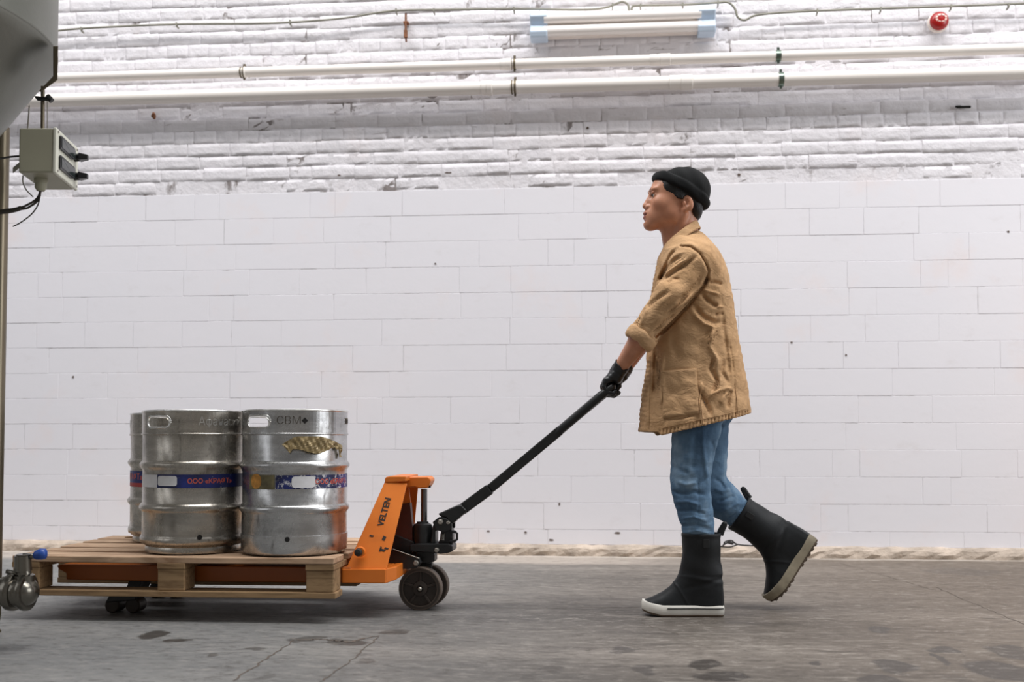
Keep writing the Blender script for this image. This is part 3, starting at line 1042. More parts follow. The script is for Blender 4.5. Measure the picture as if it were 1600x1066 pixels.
# forks, one each side, seen through the pallet
for s in (-1, 1):
    y0 = YA + (-.27 if s < 0 else .11); y1 = y0 + .16
    pts = [A(88, 884, -.27), A(97, 880, -.27), A(250, 881, -.27), (A(545, 884, -.27)), A(548, 884, -.27), A(548, 911, -.27), A(250, 909, -.27), A(103, 906, -.27), A(103, 896, -.27), A(92, 890, -.27)]
    m = MB().prism([(p.x, p.z) for p in pts], y0, y1)
    m.v = [(x, y, min(z, pz + .097)) for x, y, z in m.v]
    f = m.build('fork', M['orange_shaded'], J, bevel=.004)
    for bx in (182, 520):
        pass
    # load rollers and their arms
    ax = A(182, 944, -.27); rr = .029
    arm = [A(198, 902, -.27), A(218, 902, -.27), A(205, 940, -.27), A(158, 944, -.27), A(165, 932, -.27), A(190, 925, -.27)]
    MB().prism([(p.x, p.z) for p in arm], y0 + .03, y1 - .03).build('roller_arm', M['black_paint'], J, bevel=.003)
    for dx in (-.040, .040):
        MB().lathe([(0, -.035), (rr * .85, -.035), (rr, -.03), (rr, .03), (rr * .85, .035), (0, .035)], 28, (ax.x + dx, (y0 + y1) / 2, rr), 'y').build('load_roller', M['wheel'], J, auto=40)
# base box in front of the forks
bb = [A(524, 889, -.27), A(530, 886.5, -.27), A(612, 886.5, -.27), A(616, 889, -.27), A(616, 908, -.27), A(602, 912, -.27), A(524, 911.5, -.27)]
MB().prism([(p.x, p.z) for p in [A(534, 889, -.27), A(603, 889, -.27), A(603, 912, -.27), A(534, 911.5, -.27)]], YA - .273, YA + .273).build('base_box', M['orange'], J, bevel=.004)
q0 = [A(603, 889, -.27), A(603, 912, -.27)]
xa = q0[0].x; zt_, zb_ = q0[0].z, q0[1].z
MB().hull8([Vector((xa, YA - .27, zb_)), Vector((xa, YA + .27, zb_)), Vector((xa, YA + .27, zt_)), Vector((xa, YA - .27, zt_))],
           [Vector((xa + .03, YA - .22, zb_ + .008)), Vector((xa + .03, YA + .22, zb_ + .008)), Vector((xa + .03, YA + .22, zt_ + .003)), Vector((xa + .03, YA - .22, zt_ + .003))]).build('base_nose', M['orange'], J, bevel=.003)
# A-shaped mast: two side plates leaning in, a front sheet and a cap
for s in (-1, 1):
    b0, b1 = (-.262 * -s if False else s * .262), s * .13
    bl, br = A(540.5, 889, -.262), A(604, 889, -.262); tl, tr = A(601.5, 752, -.13), A(636, 756, -.13)
    def mk(p, yy): return Vector((p.x, YA + yy, p.z))
    out = [mk(bl, b0), mk(br, b0), mk(tr, b1), mk(tl, b1)]
    inn = [mk(bl, b0 - s * .008), mk(br, b0 - s * .008), mk(tr, b1 - s * .008), mk(tl, b1 - s * .008)]
    MB().hull8(out, inn).build('mast_plate', M['orange'], J, bevel=.003)
bl, tl = A(540.5, 889, -.262), A(601.5, 752, -.13)
MB().hull8([Vector((bl.x, YA - .26, bl.z)), Vector((bl.x, YA + .26, bl.z)), Vector((tl.x, YA + .13, tl.z)), Vector((tl.x, YA - .13, tl.z))],
           [Vector((bl.x + .008, YA - .26, bl.z)), Vector((bl.x + .008, YA + .26, bl.z)), Vector((tl.x + .008, YA + .13, tl.z)), Vector((tl.x + .008, YA - .13, tl.z))]).build('mast_sheet', M['orange'], J, bevel=.002)
cp0 = [A(x, y, -.135) for x, y in ((602, 754), (600.5, 750), (603, 745.5), (608, 744.5), (634, 744.5), (634, 752.5))]
MB().prism([(p.x, p.z) for p in cp0], YA - .135, YA + .135).build('mast_cap', M['orange'], J, bevel=.003)
cap = [A(x, y, -.05) for x, y in ((626, 745.5), (668, 745), (672.5, 748), (673, 752), (670.5, 758), (667, 763), (654, 763.5), (648, 761.5), (636, 762), (626, 760))]
MB().prism([(p.x, p.z) for p in cap], YA - .05, YA + .05).build('cap_arm', M['orange'], J, bevel=.005, seg=3)
p = A(672, 760, 0); MB().tube([p + Vector((-.015, -.02, 0)), p + Vector((.006, -.02, 0))], .005, 8).build('bolt', M['black_paint'], J)
gus = [A(x, y, .0) for x, y in ((630, 760), (639, 762), (642, 786), (610, 790))]
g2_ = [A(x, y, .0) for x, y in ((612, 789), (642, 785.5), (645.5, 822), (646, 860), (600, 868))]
MB().prism([(p.x, p.z) for p in g2_], YA - .02, YA + .02).build('lower_gusset', M['maroon'], J, bevel=.001)  # lower part of the gusset, darker in colour than the plate above
MB().prism([(p.x, p.z) for p in gus], YA - .004, YA + .004).build('gusset_plate', M['orange'], J, bevel=.001)
# knob with orange boss
p = A(561, 863, -.262)
MB().lathe([(0, -.01), (.019, -.01), (.017, .004), (0, .004)], 24, p + Vector((.004, 0, .001)), 'y').build('knob_boss', M['orange'], J, auto=40)
MB().lathe([(0, .0), (.013, .0), (.0145, .006), (.0145, .016), (.011, .022), (0, .024)], 24, p, 'y').build('knob', M['black_rubber'], J, auto=40)
# stencilled word running up the near plate
me = text_mesh('VELTEN', .050, 0, 1.06, .0014)
b0 = (A(595.5, 820, -.20) - A(608, 776, -.20)).length
xs = [v.co.x for v in me.vertices]; wtxt = max(xs) - min(xs); kx = b0 * 1.04 / wtxt
ex = (Vector((tl.x, 0, tl.z)) - Vector((bl.x, 0, bl.z))).normalized()
pa, pb_ = A(595, 821, -.20), A(607, 776, -.165)
dirx = (pb_ - pa).normalized(); nrm = Vector((out[1] - out[0]).cross(out[3] - out[0])).normalized()
near = [mk(bl, -.262), mk(A(604, 889, -.262), -.262), mk(tl, -.13)]
nrm = (near[1] - near[0]).cross(near[2] - near[0]).normalized()
if nrm.y > 0: nrm = -nrm
dirx = (dirx - nrm * dirx.dot(nrm)).normalized(); diry = nrm.cross(dirx).normalized()
cen = A(600, 798, -.19)
cen = cen - nrm * ((cen - near[0]).dot(nrm)) + nrm * .0015
for v in me.vertices: v.co = cen + dirx * v.co.x * kx + diry * v.co.y * .66
link('stencil_lettering', me, M['stencil'], J)
mm = MB()
for px, py, w, h in ((578, 834, .010, .004), (598, 838, .008, .010), (597, 859, .014, .005), (594, 857, .004, .012), (603, 856, .010, .004)):
    c = A(px, py, -.24); c = c - nrm * ((c - near[0]).dot(nrm)) + nrm * .0014
    mm = MB(); mm.add([c + dirx * a * h + diry * b * w for a, b in ((-1, -.6), (-.7, .8), (.9, .6), (.6, -1))], [(0, 1, 2, 3)])
    mm.build('paint_scuff', M['stencil'], J, fix=False)
# pump
c = A(660.5, 835, 0)
zt = A(660, 816, 0).z; zb = A(660, 858, 0).z
MB().lathe([(0, zb), (.038, zb), (.038, zt - .020), (.034, zt - .008), (.024, zt - .004), (.022, zt + .002), (0, zt + .002)], 32, (c.x, YA, 0)).build('pump_cylinder', M['black_paint'], J, auto=40)
MB().tube([(c.x + .005, YA, zt - .01), (c.x + .005, YA, A(660, 764, 0).z)], .0125, 20).build('piston_rod', M['chrome'], J, auto=40)
base = [A(x, y, -.06) for x, y in ((640, 852), (652, 850), (700, 850), (707, 853), (707, 862), (700, 864.5), (688, 866), (672, 864), (640, 862))]
MB().prism([(p.x, p.z) for p in base], YA - .06, YA + .06).build('pump_base', M['black_paint'], J, bevel=.004)
MB().prism([(p.x, p.z) for p in [A(x, y, -.035) for x, y in ((650, 862), (676, 862), (679, 868), (679, 878), (672, 880), (650, 882))]], YA - .035, YA + .035).build('turntable', M['black_paint'], J, bevel=.003)
body = [A(x, y, -.04) for x, y in ((676, 822), (682, 815), (690, 815), (692, 826), (680, 830), (680, 852), (672, 852))]
MB().prism([(p.x, p.z) for p in body], YA - .04, YA + .04).build('valve_block', M['black_paint'], J, bevel=.003)
m = MB()
pts = [(689, 829), (704, 824), (707, 832), (707, 852), (684, 852), (684, 850), (687, 843)]
m.prism([(p.x, p.z) for p in [A(x, y, -.03) for x, y in pts]], YA - .03, YA + .03)
m.build('lever_block', M['black_paint'], J, bevel=.003)
# spring beside the lever
pts = []
for k in range(60):
    t = k / 59; p = A(691.5, 834 + 10 * t, -.035); pts.append(p + Vector((.008 * math.cos(t * 5 * 2 * PI), .008 * math.sin(t * 5 * 2 * PI), 0)))
MB().tube(pts, .0018, 6).build('spring', M['bolt'], J, smooth=True)
pts = [A(703, 831, -.04), A(711, 831, -.04), A(714, 834, -.04), A(714, 843, -.04), A(710, 846, -.04), A(703, 846, -.04)]
MB().tube(pts, .0055, 8).build('foot_pedal', M['black_paint'], J, auto=40)
# pivot lugs and fork of the handle
for dy in (-.052, .040): MB().prism([(p.x, p.z) for p in [A(x, y, -.05) for x, y in ((676, 816), (686, 808), (697, 810), (706, 818), (706, 828), (694, 832), (680, 828))]], YA + dy, YA + dy + .012).build('pivot_lug', M['black_paint'], J, bevel=.003)
for px, py, r in ((688, 816, .0105), (700, 817, .0065), (682, 860, .0095), (650, 880, .0115)):
    dy = -.075 if px > 655 else -.10
    MB().lathe([(0, -.015), (r, -.015), (r, .004), (r * .75, .008), (0, .008)], 6 if r > .008 else 16, A(px, py, dy), 'y').build('bolt', M['bolt'], J)
fk = [(684, 803), (690, 800.5), (713, 790), (720, 788.5), (729, 798), (727, 801), (706, 819.5), (700, 815), (697, 809), (688, 807.5)]
MB().prism([(p.x, p.z) for p in [A(x, y, -.045) for x, y in fk]], YA - .045, YA + .045).build('handle_fork', M['black_paint'], J, bevel=.006, seg=3)
# steering axle links down to the base
for s in (-1, 1):
    y0 = YA + (-.10 if s < 0 else .07)
    ar = [(604, 857), (611, 858), (655, 873), (658, 880), (652, 887), (640, 889.5), (606, 889.5)]
    MB().prism([(p.x, p.z) for p in [A(x, y, -.10) for x, y in ar]], y0, y0 + .03).build('lift_arm', M['black_paint'], J, bevel=.003)
up = [(612, 836), (618, 836), (646, 847), (650, 858), (640, 866), (612, 862)]
MB().prism([(p.x, p.z) for p in [A(x, y, -.03) for x, y in up]], YA - .03, YA + .03).build('link_plate', M['black_paint'], J, bevel=.003)
MB().tube([A(614, 858.5, -.101), A(655, 873, -.101)], .0022, 6).build('arm_edge', M['bolt'], J)
# steering wheels
wr = .083
for dy, px in ((-.045, 657.7), (.050, 675)):
    cx_ = A(px, 918, dy).x if dy < 0 else A(657.7, 918, -.045).x + .012
    c = Vector((cx_, YA + dy, wr)); hw = .025
    MB().lathe([(wr * .80, -hw), (wr * .97, -hw), (wr, -hw + .004), (wr, hw - .004), (wr * .97, hw), (wr * .80, hw)], 56, c, 'y', cap=False).build('tyre', M['tread'], J, auto=40)
    hb = MB(); hb.lathe([(0, -.016), (wr * .78, -.016), (wr * .82, -hw), (wr * .93, -hw - .0006), (wr * .93, hw + .0006), (wr * .83, hw + .0006), (wr * .80, .013), (wr * .36, .013), (wr * .33, .022), (wr * .16, .024), (wr * .14, .018), (0, .018)], 56, c, 'y')
    wh = hb.build('steering_wheel', M['wheel'], J, auto=40)
    for k in range(5):
        a = k * 2 * PI / 5 + .3; R = Matrix.Rotation(-a, 3, 'Y')
        MB().box(c + Vector((math.cos(a) * wr * .57, -.015, math.sin(a) * wr * .57)), (wr * .5, .008, .010), R).build('wheel_rib', M['wheel'], wh, bevel=.002)
    MB().lathe([(0, .0), (.008, .0), (.008, .030), (.005, .033), (0, .033)], 12, c, 'y').build('axle_end', M['bolt'], wh, auto=40)
MB().tube([(A(657.7, 918, -.045).x + .004, YA - .06, wr), (A(657.7, 918, -.045).x + .010, YA + .065, wr)], .009, 12).build('axle', M['black_paint'], J, auto=40)
MB().prism([(p.x, p.z) for p in [A(x, y, 0) for x, y in ((650, 880), (676, 880), (669, 922), (656, 922))]], YA - .016, YA + .022).build('axle_bracket', M['black_paint'], J, bevel=.003)
# handle bar: lower square section, upper round sleeve and D-shaped grip
h0, h1, h2, h3 = A(721, 797, 0), A(766, 764, 0), A(876, 672, 0), A(942, 616, 0)
def bar(a, b, w, h):
    d = (b - a).normalized(); n = Vector((0, 1, 0)); u = n.cross(d)
    return [[p + n * sy * w / 2 + u * su * h / 2 for sy, su in ((-1, -1), (1, -1), (1, 1), (-1, 1))] for p in (a, b)]
MB().loft(bar(h0, h1, .045, .043)).build('handle_sleeve', M['black_paint'], J, bevel=.005)
MB().loft(bar(h1, h2, .036, .036)).build('handle_bar', M['black_paint'], J, bevel=.005)
GC = A(955.5, 606, 0)            # the cross bar that the hands hold
m = MB()
hd = (GC - h2).normalized()
for s in (-1, 1):
    pts = [h2 - hd * .03, h2 + hd * .03 + Vector((0, s * .02, 0)), h2.lerp(GC, .38) + Vector((0, s * .034, 0)), h2.lerp(GC, .70) + Vector((0, s * .058, 0)), GC - hd * .03 + Vector((0, s * .062, 0)), GC + Vector((0, s * .056, 0)), GC]
    m.tube(smooth_path([Vector(p) for p in pts], 6), .0155, 14)
m.tube([h2 - hd * .02, h3], .0175, 14)
m.build('handle_grip', M['black_paint'], J, smooth=True)

# ================================================================== STEEL TANK, LEFT EDGE
def CV(xc, zc, h):
    """camera-space ground position (right, forward) and height to world"""
    f = Vector((-math.sin(YAW), math.cos(YAW), 0)); r = Vector((math.cos(YAW), math.sin(YAW), 0))
    return r * xc + f * zc + Vector((0, 0, h))


tc = CV(-2.18, 3.32, 0); TR = .672
hw_ = CAMZ + 1.30
tank = empty('steel_tank', (tc.x, tc.y, 0), 'grey steel tank with a cone bottom and a tall leg at the left edge', 'tank')
slope = .66
prof = [(.04, hw_ - (TR - .04) / slope), (.30, hw_ - (TR - .30) / slope), (TR - .05, hw_ - .075), (TR - .018, hw_ - .035), (TR - .003, hw_ - .012), (TR, hw_)]
MB().lathe([(0, prof[0][1])] + prof, 96, (tc.x, tc.y, 0), cap=False).build('tank_cone', M['tank'], tank, auto=70)
MB().lathe([(TR, hw_), (TR + .002, hw_ + .003), (TR + .002, hw_ + .010), (TR, hw_ + .014), (TR, hw_ + 1.3), (0, hw_ + 1.45)], 96, (tc.x, tc.y, 0), cap=False).build('tank_shell', M['tank'], tank, auto=50)
for k in range(4):
    a = math.atan2(.33, .40) + k * PI / 2
    xc, zc2 = -2.18 + .530 * math.cos(a), 3.32 + .530 * math.sin(a)
    if k == 0: xc, zc2 = -1.775, 3.63
    b = CV(xc, zc2, 0); zt = hw_ - (TR - math.hypot(xc + 2.18, zc2 - 3.32)) / slope + .03
    m = MB(); m.tube([(b.x, b.y, .06), (b.x, b.y, zt)], .0285, 24)
    lg = m.build('leg', M['tank_dark'], tank, auto=40)
    MB().lathe([(0, 0), (.030, 0), (.030, .006), (.014, .02), (.014, .03), (.026, .04), (.0285, .06), (0, .06)], 24, (b.x, b.y, 0)).build('leg_foot', M['tank_dark'], lg, auto=40)


def T(px, py, d=3.42): return PZ(px, py, d)


# bracket on the tank and hanging rod
m = MB()
m.hull8([T(83, 72), T(91, 72), T(90, 125), T(83, 122)], [T(83, 72, 3.47), T(91, 72, 3.47), T(90, 125, 3.47), T(83, 122, 3.47)])
m.hull8([T(60, 143), T(64, 144), T(90, 125), T(86, 116)], [T(60, 143, 3.47), T(64, 144, 3.47), T(90, 125, 3.47), T(86, 116, 3.47)])
br = m.build('bracket', M['tank_dark'], tank, bevel=.002)
MB().tube([T(67, 135, 3.45), T(66.5, 206, 3.45)], .0062, 12).build('hanging_rod', M['tank_dark'], tank, auto=40)
m = MB(); m.tube([T(55, 151, 3.44), T(60, 154, 3.44), T(72, 155, 3.44), T(80, 154, 3.44)], [.003, .008, .006, .009], 10); m.tube([T(74, 150, 3.44), T(81, 158, 3.44)], .009, 8)
m.build('rod_clamp', M['black_paint'], tank, auto=40)
MB().tube([T(46, 165, 3.45), T(43, 204, 3.45)], .0024, 6).build('thin_rod', M['bolt'], tank)
MB().tube([T(74, 158, 3.45), T(74, 204, 3.45)], .0014, 6).build('thin_rod', M['bolt'], tank)

# control box
f0, f1, f2, f3 = T(30, 201, 3.36), T(83, 200, 3.36), T(83, 270, 3.36), T(30, 271, 3.36)
db = 3.36
g1, g2 = T(117, 219, 3.60), T(117, 286, 3.60)
cb = empty('control_box', tuple((f0 + g2) / 2), 'grey control box with two black switches hanging below the steel tank', 'control box')
off = (g1 - f1); off.z = 0
zt, zb = f1.z, f2.z
quad = [f0, f1, f1 + off, f0 + off]
MB().loft([[Vector((p.x, p.y, zb)) for p in quad], [Vector((p.x, p.y, zt)) for p in quad]]).build('box_body', M['box_grey'], cb, bevel=.005, seg=3)
dn = off.normalized(); ln = (f1 - f0); ln.z = 0; ln.normalize()
fc = f1 + ln * .0
# lid on the right side
lid = [f1 - dn * .002, f1 + off + dn * .002, f1 + off + dn * .002 + ln * .012, f1 - dn * .002 + ln * .012]
MB().loft([[Vector((p.x, p.y, zb - .002)) for p in lid], [Vector((p.x, p.y, zt + .002)) for p in lid]]).build('box_lid', M['box_lid'], cb, bevel=.004, seg=3)
L = off.length; H = zt - zb
def on_lid(u, v, o=0.0): return Vector((f1.x, f1.y, 0)) + dn * (u * L) + ln * (.012 + o) + Vector((0, 0, zb + v * H))
for v0 in (.58, .13):
    def shp(o, e=0): return [on_lid(.10 + e, v0 + e, o), on_lid(.66, v0 + e, o), on_lid(.78, v0 + .06, o), on_lid(.78, v0 + .32 - e, o), on_lid(.14, v0 + .32 - e, o), on_lid(.10 + e, v0 + .28, o)]
    MB().loft([shp(-.002), shp(.006)]).build('switch_frame', M['black_plastic'], cb, bevel=.002)
    MB().loft([shp(.002, .05), shp(.0075, .05)]).build('switch_window', M['dark_glass'], cb, bevel=.001)
    a, b = on_lid(.84, v0 + .13, -.002), on_lid(.84, v0 + .13, .020)
    k_ = MB().tube([a, a.lerp(b, .9), b], [.014, .013, .010], 16).build('switch_knob', M['black_plastic'], cb, auto=40)
    MB().hull8([on_lid(.76, v0 + .05, .016), on_lid(.92, v0 + .05, .016), on_lid(.92, v0 + .22, .016), on_lid(.76, v0 + .22, .016)],
               [on_lid(.80, v0 + .08, .045), on_lid(.88, v0 + .08, .045), on_lid(.88, v0 + .19, .045), on_lid(.80, v0 + .19, .045)]).build('knob_grip', M['black_plastic'], k_, bevel=.002)
for u, v in ((.06, .94), (.94, .94), (.06, .06), (.94, .06)):
    a = on_lid(u, v, -.001); MB().tube([a, a + ln * .003], .004, 10).build('screw', M['bolt'], cb)
a = T(64, 268, 3.44); zz = zb
MB().lathe([(0, zz), (.021, zz), (.021, zz - .012), (.018, zz - .014), (.0185, zz - .028), (.012, zz - .040), (0, zz - .040)], 20, (a.x, a.y, 0)).build('cable_gland', M['box_grey'], cb, auto=40)
st = Vector((a.x, a.y, zz - .036))
for pxs, r, lab in (([(58, 310), (45, 319), (25, 326), (-30, 332)], .0036, 'upper dark cable curving left from the control box into the sleeve'),
                    ([(60, 312), (48, 322), (33, 327), (-30, 333)], .0036, 'lower dark cable curving left from the control box into the sleeve'),
                    ([(60, 318), (50, 334), (32, 348), (20, 354)], .0022, 'thin black wire dropping from the control box to the tank leg')):
    o = MB().tube(smooth_path([st] + [T(x, y, 3.46) for x, y in pxs]), r, 8).build('box_cable', M['cable_dark'], smooth=True); tag(o, lab, 'cable')
o = MB().tube(smooth_path([T(33, 325, 3.46), T(15, 330, 3.46), (T(-30, 334, 3.46))]), .0075, 10).build('cable_sleeve', M['cable_dark'], smooth=True); tag(o, 'thick dark sleeve around the cables beside the tank leg', 'cable sleeve')
o = MB().tube(smooth_path([T(36, 274, 3.44), T(36, 286, 3.44), T(42, 298, 3.45), T(52, 308, 3.46)]), .0020, 8).build('box_cable', M['bolt'], smooth=True); tag(o, 'thin pale wire looping beneath the control box', 'cable')
o = MB().tube(smooth_path([T(31, 244, 3.40), T(18, 245, 3.42), T(6, 247, 3.5), T(-6, 249, 3.6)]), .0034, 8).build('box_cable', M['black_rubber'], smooth=True); tag(o, 'short black cable from the control box side to the tank leg', 'cable')
MB().hull8([T(20, 262, 3.5), T(31, 253, 3.42), T(31, 262, 3.42), T(20, 271, 3.5)], [T(20, 262, 3.53), T(31, 253, 3.45), T(31, 262, 3.45), T(20, 271, 3.53)]).build('box_arm', M['box_grey'], cb, bevel=.001)

# outlet valve at the bottom left
vr = empty('outlet_valve', tuple(T(30, 915, 3.32)), 'shiny steel outlet valve with a blue lever tip in front of the pallet corner', 'valve')
D = 3.32
def V(px, py, d=D): return PZ(px, py, d)
fx = (V(60, 915) - V(0, 915)).normalized()
c = V(32, 925)
sph = MB(); nlat = 20
sph.lathe([(max(0.0001, .056 * math.sin(PI * k / nlat)), -.050 * math.cos(PI * k / nlat)) for k in range(nlat + 1)], 32, c)
sph.build('valve_body', M['valve'], vr, smooth=True)
MB().lathe([(.030, -.06), (.046, -.06), (.048, -.05), (.048, -.038), (.058, -.036), (.060, -.028), (.060, -.018), (.058, -.012), (.050, -.010), (.050, .010), (.058, .012), (.060, .018), (.058, .028), (.040, .030)], 32, c - Vector((.0, 0, 0)), 'x').build('valve_flange', M['valve'], vr, auto=40)
MB().tube([V(-60, 918), V(-20, 918), V(14, 919)], [.027, .027, .027], 24).build('inlet_pipe', M['valve'], vr, auto=40)
st_b, st_t = V(38, 905), V(36, 868)
MB().tube([V(38, 910), V(38, 899), V(38, 898.5), V(37, 893), V(36.5, 892.5), V(36, 880), V(36, 868)], [.030, .031, .022, .022, .026, .0255, .0255], 24).build('valve_stem', M['valve'], vr, auto=40)
MB().tube([V(38, 866), V(38, 867.5)], .024, 20).build('stem_cap', M['valve'], vr)
lv = MB().tube([V(36, 868), V(47, 869.5), V(58, 869)], [.007, .008, .0075], 12).build('lever', M['valve'], vr, smooth=True)
MB().tube([V(53, 868.5), V(56, 868), V(64, 866), V(71, 865.5), V(73, 865.5)], [.009, .014, .018, .016, .006], 16).build('lever_tip', M['blue_plastic'], lv, smooth=True)
MB().tube([V(10, 893), V(24, 896), V(36, 902)], [.007, .008, .010], 10).build('side_port', M['valve'], vr, smooth=True)

# ================================================================== THE WALKER (distance-field modelling)
def surface_nets(F, xs, ys, zs):
    S = F < 0
    nx, ny, nz = F.shape
    c = np.zeros((nx - 1, ny - 1, nz - 1), np.int8)
    for a in (0, 1):
        for b in (0, 1):
            for d in (0, 1): c += S[a:nx - 1 + a, b:ny - 1 + b, d:nz - 1 + d]
    act = (c > 0) & (c < 8)
    I, Jn, K = np.nonzero(act)
    idx = -np.ones(act.shape, np.int64); idx[I, Jn, K] = np.arange(len(I))
    acc = np.zeros((len(I), 3)); cnt = np.zeros(len(I))
    ax = (xs, ys, zs)
    for d in range(3):
        o1, o2 = [(1, 2), (0, 2), (0, 1)][d]
        for u in (0, 1):
            for w in (0, 1):
                s0 = [0, 0, 0]; s0[o1] = u; s0[o2] = w; s1 = list(s0); s1[d] = 1
                a = F[I + s0[0], Jn + s0[1], K + s0[2]]; b = F[I + s1[0], Jn + s1[1], K + s1[2]]
                m = (a < 0) != (b < 0)
                t = np.where(m, a / np.where(m, a - b, 1), 0)
                p = np.stack([ax[0][I + s0[0]], ax[1][Jn + s0[1]], ax[2][K + s0[2]]], 1)
                q = np.stack([ax[0][I + s1[0]], ax[1][Jn + s1[1]], ax[2][K + s1[2]]], 1)
                acc += np.where(m[:, None], p + (q - p) * t[:, None], 0); cnt += m
    V_ = acc / cnt[:, None]
    quads = []
    for d in range(3):
        o1, o2 = [(1, 2), (2, 0), (0, 1)][d]
        sl0 = [slice(None)] * 3; sl1 = [slice(None)] * 3
        sl0[d] = slice(0, -1); sl1[d] = slice(1, None)
        ch = S[tuple(sl0)] != S[tuple(sl1)]
        e = np.array(np.nonzero(ch)).T
        lim = np.array(act.shape)
        ok = (e[:, o1] > 0) & (e[:, o2] > 0) & (e[:, o1] < lim[o1]) & (e[:, o2] < lim[o2])
        e = e[ok]
        def g(a, b):
            q = e.copy(); q[:, o1] -= a; q[:, o2] -= b
            return idx[q[:, 0], q[:, 1], q[:, 2]]
        q = np.stack([g(1, 1), g(0, 1), g(0, 0), g(1, 0)], 1)
        ins = S[e[:, 0], e[:, 1], e[:, 2]]
        q[~ins] = q[~ins][:, ::-1]
        quads.append(q)
    Q = np.concatenate(quads)
    return V_, Q


class Field:
    def __init__(s, lo, hi, h):
        s.ax = [np.arange(lo[i], hi[i] + (h if np.isscalar(h) else h[i]), h if np.isscalar(h) else h[i]) for i in range(3)]
        s.F = np.full([len(a) for a in s.ax], 1.0, np.float32)

    def sl(s, lo, hi):
        out = []
        for a, l, h in zip(s.ax, lo, hi):
            i0 = max(0, np.searchsorted(a, l) - 1); i1 = min(len(a), np.searchsorted(a, h) + 1); out.append(slice(i0, max(i1, i0 + 1)))
        return tuple(out)

    def grid(s, sl):
        return (s.ax[0][sl[0]][:, None, None], s.ax[1][sl[1]][None, :, None], s.ax[2][sl[2]][None, None, :])

    def op(s, fn, lo, hi, k=.01, mode='add', pad=.03):
        sl = s.sl([l - pad for l in lo], [h + pad for h in hi]); X, Y, Z = s.grid(sl)
        b = fn(X, Y, Z); a = s.F[sl]
        if mode == "add":
            s.F[sl] = np.minimum(a, b) - np.maximum(k - np.abs(a - b), 0) ** 2 / (4 * k)
        elif mode == 'sub':
            b = -b; s.F[sl] = np.maximum(a, b) + np.maximum(k - np.abs(a - b), 0) ** 2 / (4 * k)
        elif mode == 'int':
            s.F[sl] = np.maximum(a, b) + np.maximum(k - np.abs(a - b), 0) ** 2 / (4 * k)
        elif mode == 'disp':
            s.F[sl] = a + b

    def mesh(s, name, mat, parent, smooth=True):
        V_, Q = surface_nets(s.F, *s.ax)
        me = bpy.data.meshes.new(name)
        me.vertices.add(len(V_)); me.vertices.foreach_set('co', V_.astype(np.float32).ravel())
        me.loops.add(len(Q) * 4); me.loops.foreach_set('vertex_index', Q.astype(np.int32).ravel())
        me.polygons.add(len(Q)); me.polygons.foreach_set('loop_start', np.arange(0, len(Q) * 4, 4, dtype=np.int32))
        me.update(calc_edges=True); me.validate()
        return link(name, me, mat, parent, smooth)


def ell(c, r, R=None):
    c = np.array(c, float); r = np.array(r, float); Rm = np.array(R) if R is not None else None
    def fn(X, Y, Z):
        x, y, z = X - c[0], Y - c[1], Z - c[2]
        if Rm is not None: x, y, z = [Rm[0, i] * x + Rm[1, i] * y + Rm[2, i] * z for i in range(3)]
        k0 = np.sqrt((x / r[0]) ** 2 + (y / r[1]) ** 2 + (z / r[2]) ** 2) + 1e-9
        k1 = np.sqrt((x / r[0] ** 2) ** 2 + (y / r[1] ** 2) ** 2 + (z / r[2] ** 2) ** 2) + 1e-9
        return k0 * (k0 - 1) / k1
    m = max(r)
    return fn, c - m, c + m


def cap(a, b, ra, rb, flat=None):
    """tapered capsule; flat=(n, s): squash along the direction n by the factor s"""
    a = np.array(a, float); b = np.array(b, float); ab = b - a; L2 = ab @ ab
    def fn(X, Y, Z):
        x, y, z = X - a[0], Y - a[1], Z - a[2]
        t = np.clip((x * ab[0] + y * ab[1] + z * ab[2]) / L2, 0, 1)
        dx, dy, dz = x - t * ab[0], y - t * ab[1], z - t * ab[2]
        if flat is None: d = np.sqrt(dx * dx + dy * dy + dz * dz)
        else:
            n, s_ = flat; dn_ = dx * n[0] + dy * n[1] + dz * n[2]
            d = np.sqrt(np.maximum(dx * dx + dy * dy + dz * dz - dn_ * dn_, 0) + (dn_ / s_) ** 2)
        return d - (ra + (rb - ra) * t)
    m = max(ra, rb)
    return fn, np.minimum(a, b) - m, np.maximum(a, b) + m


def loftz(zs, xf, xb, hw, yc, p=2.3):
    """vertical loft: front x, back x and half width per height"""
    zs = np.array(zs); o = np.argsort(zs); zs = zs[o]; xf = np.array(xf)[o]; xb = np.array(xb)[o]; hw = np.array(hw)[o]
    yc = np.array(yc)[o] if not np.isscalar(yc) else np.full(len(zs), yc)
    def sm(z, v):
        out = np.interp(z, zs, v)
        return (out + np.interp(z - .012, zs, v) + np.interp(z + .012, zs, v)) / 3
    def fn(X, Y, Z):
        f, b, w, y0 = sm(Z, xf), sm(Z, xb), sm(Z, hw), sm(Z, yc)
        rx = (b - f) / 2; cx_ = (b + f) / 2
        q = (np.abs((X - cx_) / rx) ** p + np.abs((Y - y0) / w) ** p) ** (1 / p)
        d = (q - 1) * np.minimum(rx, w)
        return np.maximum(d, np.maximum(Z - zs[-1], zs[0] - Z))
    return fn, (min(xf), -9, zs[0]), (max(xb), 9, zs[-1])


def U(px, py, dy=0.0): return np.array(P(px, py, YA + dy))


SPX = (U(1100, 500, -.15) - U(1000, 500, -.15))[0] / 100    # metres per pixel at the near side


